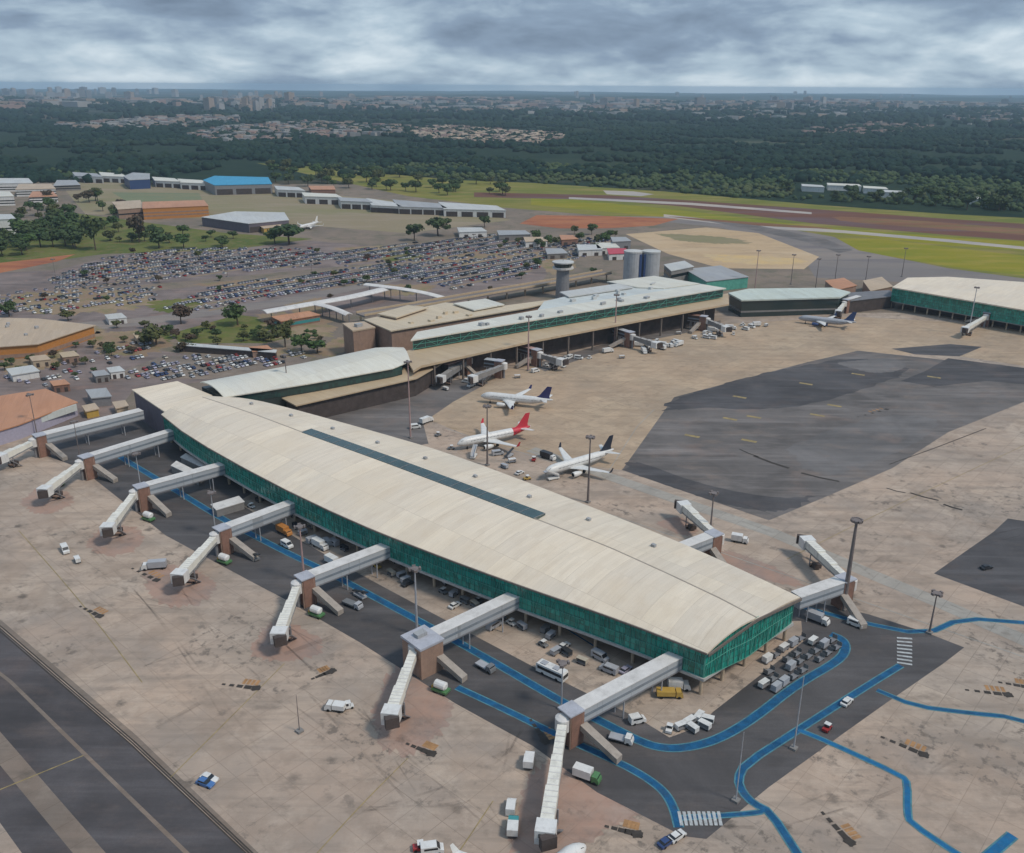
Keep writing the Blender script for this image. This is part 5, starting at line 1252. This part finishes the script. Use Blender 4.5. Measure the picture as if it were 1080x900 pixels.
# work vehicles, carts and crates standing on the loading strip beneath the pier
wl = {'truck': 'service truck parked on the loading strip beneath the pier', 'van': 'service van parked on the loading strip beneath the pier', 'tug': 'canopied tug parked on the loading strip beneath the pier', 'cart': 'baggage cart parked on the loading strip beneath the pier'}
wp = {(k, m): names[k][1](names[k][0], f"{ {'dark': 'black'}.get(m, m) } {wl[k]}", m) for k, m in (('tug', 'grey'), ('van', 'silver'), ('tug', 'yellow'), ('cart', 'grey'), ('cart', 'silver'), ('cart', 'dark'), ('cart', 'beige'), ('tug', 'white'))}
wf = set()
for k in range(46):
    t = (k + rnd.random()) / 46
    p = S(262, 530).lerp(S(640, 712), t); ax_ = (S(640, 712) - S(262, 530)).normalized(); nn_ = Vector((ax_.y, -ax_.x, 0)); p = p + nn_ * rnd.uniform(-8, 4) * (1 if t < .75 else .7)
    key = rnd.choice(list(wp)); o = wp[key]; a = R(E_) + rnd.choice([0, math.pi, math.pi / 2]) + rnd.uniform(-.2, .2)
    if key in wf: dup(o, p, a, o['label'], 'vehicles on the loading strip beneath the pier')
    else: wf.add(key); o.location = p; o.rotation_euler = (0, 0, a); o['group'] = 'vehicles on the loading strip beneath the pier'
for key, o in wp.items():
    if key not in wf: o.location = S(300, 556)
# ------------------------------------------------------------------ car park
def car_mesh(name, mat):
    mb = MB()
    extr([(-2.15, .3), (-2.2, .85), (-1.9, .98), (.9, .95), (1.95, .78), (2.15, .6), (2.15, .3)], 1.75, mb, 0, 0)
    extr([(-1.75, .97), (-1.35, 1.40), (.15, 1.40), (.95, .96)], 1.5, mb, 0, 1)
    mb.box((-.6, 0, 1.43), (1.55, 1.42, .06), 0, 0)
    for x in (-1.3, 1.3):
        for s in (-1, 1): mb.tube((x, s * .72, .33), (x, s * .9, .33), .33, .33, 8, 2)
    o = mb.build(name, [M[mat], M['dark_glass'], M['black']], fix=True); return o
lot_cols = ['white', 'silver', 'silver', 'dark', 'grey', 'lilac', 'lilac', 'lilac', 'silver', 'dark', 'white', 'white', 'white', 'silver', 'lilac', 'beige', 'red', 'navy']
lot_proto = {}
spots_ = []
def inside(p, poly):
    c = False; n = len(poly)
    for i in range(n):
        a, b = poly[i], poly[(i - 1) % n]
        if (a[1] > p[1]) != (b[1] > p[1]) and p[0] < (b[0] - a[0]) * (p[1] - a[1]) / (b[1] - a[1]) + a[0]: c = not c
    return c
def fill_rows(px, ang, rowgap, fillp, where, dep=6.2):
    poly = [(q.x, q.y) for q in SS(px)]; d = Vector((math.cos(ang), math.sin(ang), 0)); n = Vector((-d.y, d.x, 0))
    us = [q[0] * d.x + q[1] * d.y for q in poly]; vs = [q[0] * n.x + q[1] * n.y for q in poly]
    v = min(vs); r = 0
    while v < max(vs):
        u = min(us); run = 0
        while u < max(us):
            p = d * u + n * v
            if int((u - min(us)) / 42) != int((u - min(us) - 2.6) / 42): u += 3; continue
            if inside((p.x, p.y), poly) and rnd.random() < fillp * (.5 + .6 * (math.sin(u * .021 + v * .05) > -.5)): spots_.append((p + d * rnd.uniform(-.15, .15), ang + math.pi / 2 + (math.pi if rnd.random() < .5 else 0) + rnd.uniform(-.04, .04), where))
            u += 2.65
        if r % 2 == 1 and rowgap > 13.2:      # a strip of bare earth between the double rows
            run = []; u = min(us)
            while u < max(us):
                q = d * u + n * (v + rowgap * .5)
                if inside((q.x, q.y), poly): run.append(q)
                elif len(run) > 2: ribbon(verge, run, 3.2, -.02); run = []
                else: run = []
                u += 8
            if len(run) > 2: ribbon(verge, run, 3.2, -.02)
        v += dep if r % 2 == 0 else rowgap; r += 1
RA = R(47)
verge = MB()
fill_rows([(50, 296), (110, 272), (200, 262), (330, 262), (352, 272), (330, 281), (220, 290), (120, 302), (60, 306)], RA, 13.5, .97, 'in the left field of the car park')
fill_rows([(170, 328), (220, 304), (300, 292), (360, 284), (440, 278), (450, 290), (380, 301), (290, 313), (220, 330)], RA, 13.5, .97, 'in the middle field of the car park')
fill_rows([(372, 282), (440, 268), (556, 252), (580, 268), (564, 287), (480, 307), (440, 298)], RA, 13.5, .95, 'in the right field of the car park')
fill_rows([(345, 268), (440, 256), (545, 245), (552, 252), (450, 267), (360, 282)], RA, 13.5, .9, 'in the far field of the car park')
fill_rows([(-20, 312), (60, 304), (170, 302), (165, 318), (60, 330), (-20, 334)], RA, 13, .5, 'in the sparse left part of the car park')
fill_rows([(122, 400), (176, 377), (320, 370), (322, 381), (230, 394), (190, 401)], R(44), 9, .7, 'on the strip behind the connector')
fill_rows([(96, 372), (140, 360), (178, 364), (150, 378), (110, 388)], R(44), 10, .6, 'on the forecourt left of the connector')
fill_rows([(2, 400), (60, 378), (108, 374), (100, 400), (40, 408)], R(44), 11, .35, 'on the forecourt at the left edge')
fill_rows([(575, 258), (640, 248), (660, 262), (600, 276)], RA, 10, .5, 'near the water tanks')
struct(verge.build('car_park_verges', M['worn']))
spots_.sort(key=lambda s: s[0].length)
colname = dict(white='white', silver='silver', dark='black', grey='grey', red='red', navy='navy blue', lilac='lilac grey', beige='beige')
rest = MB(); rest_m = [M[k] for k in ('white', 'silver', 'dark', 'grey', 'red', 'navy', 'lilac', 'beige')] + [M['dark_glass']]
keys = ['white', 'silver', 'dark', 'grey', 'red', 'navy', 'lilac', 'beige']
for i, (p, a, wh) in enumerate(spots_):
    k = rnd.choice(lot_cols)
    if i < 300:
        if k not in lot_proto: o = lot_proto[k] = car_mesh('parked_car', k)
        else: o = lot_proto[k].copy(); COL.objects.link(o)
        o.location = (p.x, p.y, -.03); o.rotation_euler = (0, 0, a)
        tag(o, f'{colname[k]} car parked {wh}', 'car', f'{colname[k]} cars parked {wh}')
    else:
        rest.box((p.x, p.y, .55), (4.2, 1.75, .8), a, keys.index(k)); rest.box((p.x, p.y, 1.18), (2.1, 1.5, .46), a, 8)
o = rest.build('parked_cars', rest_m); tag(o, 'dense rows of parked cars filling the far car park', 'cars', kind='stuff')

# ------------------------------------------------------------------ trees
def tree_parts(h, cr, kind, seed, leaves=520, lobes=9, trunk=True, flat=.75):
    r = random.Random(seed); o = thing('tree', '', 'tree')
    mb = MB(); th = h * .45
    mb.tube((0, 0, 0), (r.uniform(-.2, .2), r.uniform(-.2, .2), th), h * .03, h * .018, 7)
    cs = []
    for k in range(lobes):
        a = r.uniform(0, 6.28); q = cr * .62 * math.sqrt(r.random()); z = h * r.uniform(.5, .84)
        c = Vector((q * math.cos(a), q * math.sin(a), z)); cs.append((c, cr * r.uniform(.3, .52)))
        if k < 6: mb.tube((0, 0, th * .8), c, h * .014, h * .005, 5)
    mb.build('trunk', M['bark'], o)
    m = MB(); 
    for k in range(leaves):
        c, rad = r.choice(cs); v = Vector((r.gauss(0, 1), r.gauss(0, 1), r.gauss(0, 1))).normalized() * rad * r.uniform(.55, 1.05); v.z *= flat
        p = c + v; nrm = (v + Vector((r.uniform(-.6, .6), r.uniform(-.6, .6), r.uniform(-.1, .9))) * rad * .7).normalized()
        u = nrm.orthogonal().normalized(); u.rotate(Matrix.Rotation(r.uniform(0, 6.28), 3, nrm)); w = nrm.cross(u); s = cr * r.uniform(.1, .19)
        m.add([p + u * s, p + w * s * .7 + nrm * s * .15, p - u * s, p - w * s * .7 - nrm * s * .1], [(0, 1, 2, 3)])
    m.build('crown', M[kind], o)
    return o
TREE = {}
def tproto(kind, v):
    if (kind, v) not in TREE:
        TREE[(kind, v)] = [tree_parts(9, 4.4, kind, hash((len(kind), v)) % 999 + v, lobes=9 + v), True]
    return TREE[(kind, v)]
def tree(px, hpx, kind, label, group=None, wid=1.0):
    p = S(*px, 0); p.z = -.05; q = tproto(kind, rnd.randrange(4))
    h = hpx * math.sqrt(p.x ** 2 + p.y ** 2 + HCAM ** 2) / FPX; s = h / 8.6
    sc = (s * wid, s * wid, s)
    if q[1]: q[1] = False; o = q[0]; o.location = p; o.scale = sc; o['label'] = label; o.rotation_euler = (0, 0, rnd.uniform(0, 6))
    else: o = dup(q[0], p, rnd.uniform(0, 6), label, None, sc)
    if 'group' in o.keys(): del o['group']
    if group: o['group'] = group
    return o
tree((251, 343), 22, 'leaf_mid', 'round bright green tree on the lawn left of the white canopies', None, 1.25)
tree((191, 342), 19, 'leaf_dry', 'brown bare-looking tree on the lawn, left of the round green tree', None, 1.2)
tree((165, 364), 20, 'leaf_olive', 'yellowish green tree at the left end of the lawn', None, 1.5)
tree((301, 366), 26, 'leaf_olive', 'olive tree at the right end of the lawn in front of the canopies')
tree((318, 372), 18, 'leaf_mid', 'bushy green tree between the olive tree and the brown block', None, 1.5)
tree((335, 372), 14, 'leaf_mid', 'low green bush closest to the brown block', None, 1.8)
tree((208, 357), 10, 'leaf_dark', 'small dark bush in the middle of the lawn', None, 1.4)
tree((228, 357), 10, 'leaf_dark', 'small dark bush on the lawn under the round tree', None, 1.3)
tree((10, 334), 14, 'leaf_dark', 'dark tree behind the beige roof at the left edge', None, 1.3)
tree((72, 338), 10, 'leaf_olive', 'low olive bush behind the beige roof', None, 1.6)
tree((305, 258), 20, 'leaf_dark', 'broad dark tree beside the yellow box at the car park', None, 1.9)
tree((290, 257), 14, 'leaf_mid', 'smaller green tree left of the broad dark tree at the yellow box', None, 1.4)
tree((437, 254), 18, 'leaf_dark', 'left one of two round dark trees beyond the car park', None, 1.25)
tree((462, 249), 19, 'leaf_dark', 'right one of two round dark trees beyond the car park', None, 1.6)
tree((511, 240), 12, 'leaf_dark', 'small dark tree before the longest hangar', None, 1.2)
tree((101, 264), 32, 'leaf_dark', 'tall narrow dark tree standing alone on the left lawn', None, .7)
tree((147, 256), 26, 'leaf_dry', 'tall brown tree in front of the orange ribbed block', None, .7)
tree((168, 262), 17, 'leaf_dark', 'round dark tree right of the tall brown tree', None, 1.4)
tree((194, 262), 14, 'leaf_mid', 'green tree below the orange ribbed block', None, 1.3)
tree((430, 308), 8, 'leaf_dark', 'small dark tree at the edge of the middle car park', None, 1.2)
for k in range(32):
    x = rnd.uniform(-10, 82); y = 246 + rnd.uniform(0, 26) - x * .09
    tree((x, y), rnd.uniform(11, 19), rnd.choice(['leaf_dark', 'leaf_dark', 'leaf_mid']), 'tree in the dense green clump at the left edge', 'trees of the clump at the left edge', 1.3)
for k in range(28):
    x = rnd.uniform(14, 130); y = rnd.uniform(212, 246)
    tree((x, y), rnd.uniform(7, 13), rnd.choice(['leaf_dark', 'leaf_mid', 'leaf_olive', 'leaf_dry']), 'small tree scattered between lawns and houses on the left', 'trees between lawns and houses on the left', 1.2)
for k in range(18):
    x = rnd.uniform(105, 265); y = rnd.uniform(248, 262)
    tree((x, y), rnd.uniform(5, 11), rnd.choice(['leaf_dark', 'leaf_mid', 'leaf_olive']), 'bush along the lawn edge behind the car park', 'bushes along the lawn edge', 1.4)
for k in range(50):
    x = rnd.uniform(285, 535); y = 188 + rnd.uniform(-4, 14) + (x - 400) * .06
    tree((x, y), rnd.uniform(7, 12), rnd.choice(['leaf_dark', 'leaf_mid', 'leaf_mid', 'leaf_olive']), 'tree in the green belt behind the hangar row', 'trees behind the hangar row', 1.3)
for k in range(36):
    x = rnd.uniform(820, 1085); y = 203 + (x - 820) * .062 + rnd.uniform(-6, 6)
    if 838 < x < 955 and y < 209: continue
    tree((x, y), rnd.uniform(8, 15), rnd.choice(['leaf_dark', 'leaf_dark', 'leaf_mid']), 'dark tree beyond the runway at the right', 'dark trees beyond the runway', 1.3)
for k in range(18):
    x = rnd.uniform(565, 650); y = rnd.uniform(246, 292)
    tree((x, y), rnd.uniform(6, 13), rnd.choice(['leaf_dark', 'leaf_olive', 'leaf_mid']), 'small tree among the sheds behind the control tower', 'trees behind the control tower', 1.1)
for k in range(18):
    x = rnd.uniform(20, 560); y = rnd.uniform(266, 322)
    tree((x, y), rnd.uniform(4, 8), rnd.choice(['leaf_dark', 'leaf_olive', 'leaf_dry']), 'little tree standing among the parked cars', 'little trees among the parked cars', 1.2)

for k in range(44):
    x = rnd.uniform(96, 350); y = rnd.uniform(344, 372) - (x - 220) * .02
    p = S(x, y)
    tree((x, y), rnd.uniform(5, 11), rnd.choice(['leaf_dark', 'leaf_olive', 'leaf_mid', 'leaf_dry', 'leaf_olive']), 'shrub or small tree in the rough ground between car park and connector', 'shrubs between car park and connector', 1.4)
for k in range(18):
    x = rnd.uniform(0, 130); y = rnd.uniform(366, 400)
    tree((x, y), rnd.uniform(5, 9), rnd.choice(['leaf_dark', 'leaf_olive', 'leaf_dry']), 'low bush in the yards at the left edge', 'bushes in the yards at the left edge', 1.4)
for k in range(14):
    x = rnd.uniform(300, 560); y = 262 + rnd.uniform(0, 42) - (x - 430) * .05
    tree((x, y), rnd.uniform(5, 8), rnd.choice(['leaf_dark', 'leaf_olive']), 'little tree standing among the parked cars', 'little trees among the parked cars', 1.3)
yard = [('cream hut in the left yards behind the white shed', (30, 376, 18), 'column', 'roof_beige'), ('brown hut in the left yards near the beige roof', (62, 372, 16), 'brown_wall', 'roof_tan'), ('grey container-like hut left of the connector car strip', (96, 392, 14), 'slab', 'roof_grey'), ('white hut at the corner of the connector car strip', (112, 388, 14), 'white', 'roof_pale'), ('rusty hut behind the rusty orange roof', (52, 402, 16), 'brick', 'roof_orange'), ('pale hut beside the access road on the far left', (110, 332, 18), 'white', 'roof_pale'), ('brown hut on the rough ground by the olive tree', (262, 366, 20), 'brown_wall', 'roof_orange'), ('small ochre hut on the rough ground near the lawn', (140, 352, 16), 'column', 'roof_tan')]
for lb, (x, y, w), wl_, rf in yard:
    block('hut', lb, 'hut', [(x, y), (x + w, y - 2), (x + w + 6, y + 3), (x + 4, y + 5)], 4, M[wl_], M[rf], over=.3, rt=.3, doors=(2, 1.6, 2.4, M['dark_wall']))

# ------------------------------------------------------------------ far forest, towns, skyline
ico_v = []
ph = (1 + 5 ** .5) / 2
for a, b in ((1, ph), (-1, ph), (1, -ph), (-1, -ph)): ico_v += [(0, a, b), (a, b, 0), (b, 0, a)]
ico = bmesh.new(); bmesh.ops.create_icosphere(ico, subdivisions=1, radius=1)
iv = np.array([v.co[:] for v in ico.verts]); ifc = np.array([[v.index for v in f.verts] for f in ico.faces]); ico.free()
rg = np.random.default_rng(5)
def forest(name, label, r0, r1, a0, a1, n, size, keep, mat):
    rr = np.sqrt(rg.uniform(r0 ** 2, r1 ** 2, n * 4)); aa = np.radians(rg.uniform(a0, a1, n * 4)); x, y = rr * np.sin(aa), rr * np.cos(aa)
    nz = np.sin(x * .006 + 1) * np.sin(y * .005 + .3 * np.sin(x * .004)) + .6 * np.sin(x * .017 + y * .011) + .5 * np.sin(y * .023 - x * .008)
    m = keep(x, y, nz); x, y = x[m][:n], y[m][:n]; k = len(x)
    s = rg.uniform(size[0], size[1], k); V = iv[None] * rg.uniform(.72, 1.25, (k, len(iv), 1)) * np.stack([s, s, s * .75], 1)[:, None]
    V += np.stack([x, y, relief(x, y) + s * .45], 1)[:, None]
    F = (ifc[None] + (np.arange(k) * len(iv))[:, None, None]).reshape(-1, 3)
    me = bpy.data.meshes.new(name); me.vertices.add(V.size // 3); me.vertices.foreach_set('co', V.reshape(-1))
    me.loops.add(F.size); me.loops.foreach_set('vertex_index', F.reshape(-1)); me.polygons.add(len(F)); me.polygons.foreach_set('loop_start', np.arange(0, F.size, 3)); 
    me.update(); me.validate(); me.materials.append(mat)
    o = bpy.data.objects.new(name, me); COL.objects.link(o); tag(o, label, 'forest', kind='stuff'); return o
def fleaf(name, a, b, c):
    t = NT(name); p = t.pos(); q = t.mix(t.rng(t.noise(p, .05, 4, .7), .35, .65), a, b); q = t.mix(t.rng(t.noise(t.map(p, sc=(.4, 1, 1)), .004, 5, .65), .5, .65), q, c); return t.done(q, .9, 0, .05)
M['forest'] = fleaf('forest_canopy', (.01, .026, .02), (.02, .042, .028), (.03, .05, .03))
M['scrub'] = fleaf('scrub_canopy', (.04, .065, .03), (.075, .105, .045), (.09, .105, .05))
grass_poly = [(q.x, q.y) for q in SS([(270, 172), (330, 176), (480, 190), (560, 193), (700, 202), (860, 216), (1000, 226), (1200, 236), (1200, 330), (300, 330), (-300, 330), (-300, 186), (60, 189)])]
def outside(x, y): return np.array([not inside((a, b), grass_poly) for a, b in zip(x, y)])
shed_keep = [(q.x, q.y) for q in SS([(835, 192), (965, 196), (965, 211), (835, 207)])]
forest('scrub', 'pale green scrub between the grass field and the dark forest', 1380, 1900, -34, 36, 2600, (3, 6.5), lambda x, y, z: outside(x, y) & np.array([not inside((a, b), shed_keep) for a, b in zip(x, y)]), M['scrub'])
forest('forest', 'dark forest belt that stretches behind the airfield', 1650, 4200, -34, 36, 16000, (4, 12), lambda x, y, z: (z > -.4), M['forest'])
forest('far_forest', 'far dark woodland below the horizon', 4200, 9000, -34, 36, 7000, (10, 24), lambda x, y, z: (z > -.1), M['forest'])
def town(label, px, n, smin, smax, hmin, hmax, mats, seed):
    r = random.Random(seed); poly = SS(px); P = [(q.x, q.y) for q in poly]; xs = [q[0] for q in P]; ys = [q[1] for q in P]; mb = MB(); k = 0; g = 0
    while k < n and g < n * 60:
        g += 1; x, y = r.uniform(min(xs), max(xs)), r.uniform(min(ys), max(ys))
        if not inside((x, y), P): continue
        s, h = r.uniform(smin, smax), r.uniform(hmin, hmax); z = float(relief(x, y))
        mb.box((x, y, z + h / 2), (s, s * r.uniform(.6, 1.6), h), r.uniform(0, 3), r.randrange(len(mats))); k += 1
    o = mb.build('town', mats); tag(o, label, 'town', kind='stuff'); return o
M['t_cream'] = paint('far_cream_house', (.32, .25, .2), .9, .2, .02); M['t_pink'] = paint('far_pink_house', (.3, .21, .18), .9, .2, .02); M['t_white'] = paint('far_white_house', (.33, .32, .31), .9, .15, .02); M['t_grey'] = paint('far_grey_house', (.2, .2, .2), .9, .2, .02)
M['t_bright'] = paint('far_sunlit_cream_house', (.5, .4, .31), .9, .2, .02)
tm = [M['t_cream'], M['t_pink'], M['t_white'], M['t_grey']]
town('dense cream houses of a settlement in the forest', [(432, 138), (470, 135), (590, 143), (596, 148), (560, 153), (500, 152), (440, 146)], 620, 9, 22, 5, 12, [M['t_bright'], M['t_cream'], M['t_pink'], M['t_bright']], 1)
town('pale houses and blocks of a town on the left', [(60, 133), (160, 125), (250, 124), (255, 131), (160, 137), (80, 139)], 300, 12, 34, 6, 16, tm, 2)
town('scattered pale houses of a town left of the middle', [(195, 146), (230, 136), (330, 130), (432, 136), (430, 144), (330, 146), (240, 152)], 420, 11, 28, 5, 14, tm, 3)
town('scattered white buildings near the horizon in the middle', [(420, 118), (540, 112), (720, 112), (720, 120), (560, 122)], 260, 30, 80, 8, 26, tm, 4)
town('white warehouses near the horizon on the right', [(720, 116), (860, 108), (960, 112), (940, 122), (820, 126), (740, 128)], 260, 24, 70, 7, 20, [M['t_white'], M['t_grey'], M['t_cream']], 5)
town('cream houses at the right edge of the forest', [(985, 122), (1040, 118), (1110, 124), (1110, 136), (1030, 134)], 260, 11, 28, 5, 14, tm, 6)
town('red earth clearings with small houses on the right', [(840, 138), (920, 128), (985, 132), (980, 138), (870, 146)], 120, 12, 26, 4, 9, [M['t_pink'], M['t_pink'], M['t_cream']], 7)
town('thin scatter of far suburbs along the horizon', [(-40, 108), (400, 106), (1120, 112), (1120, 118), (700, 116), (300, 116), (-40, 118)], 700, 40, 110, 10, 34, tm, 8)
tw_ = []
for k in range(110):
    x = rnd.choice([rnd.uniform(-5, 180), rnd.uniform(-5, 110), rnd.uniform(180, 420), rnd.uniform(245, 300), rnd.uniform(560, 1070)])
    big = x < 190; y = rnd.uniform(99, 106) if big else rnd.uniform(102, 118)
    p = S(x, y); 
    if p.length > RMAX * .95: p = p * (RMAX * .95 / p.length)
    h = rnd.uniform(40, 85) if big else rnd.uniform(30, 75); w = rnd.uniform(30, 70) * (1.4 if big else 1); z = float(relief(p.x, p.y))
    mb = MB(); mb.box((0, 0, h / 2), (w, w * rnd.uniform(.5, .8), h)); mb.box((0, 0, h + 2.5), (w * .4, w * .3, 5))
    o = mb.build('distant_tower', rnd.choice([M['t_white'], M['t_grey'], M['t_cream']])); o.location = (p.x, p.y, z); o.rotation_euler = (0, 0, rnd.uniform(0, 3))
    tag(o, 'pale far high-rise of the city on the horizon', 'high-rise', 'far high-rises on the horizon')
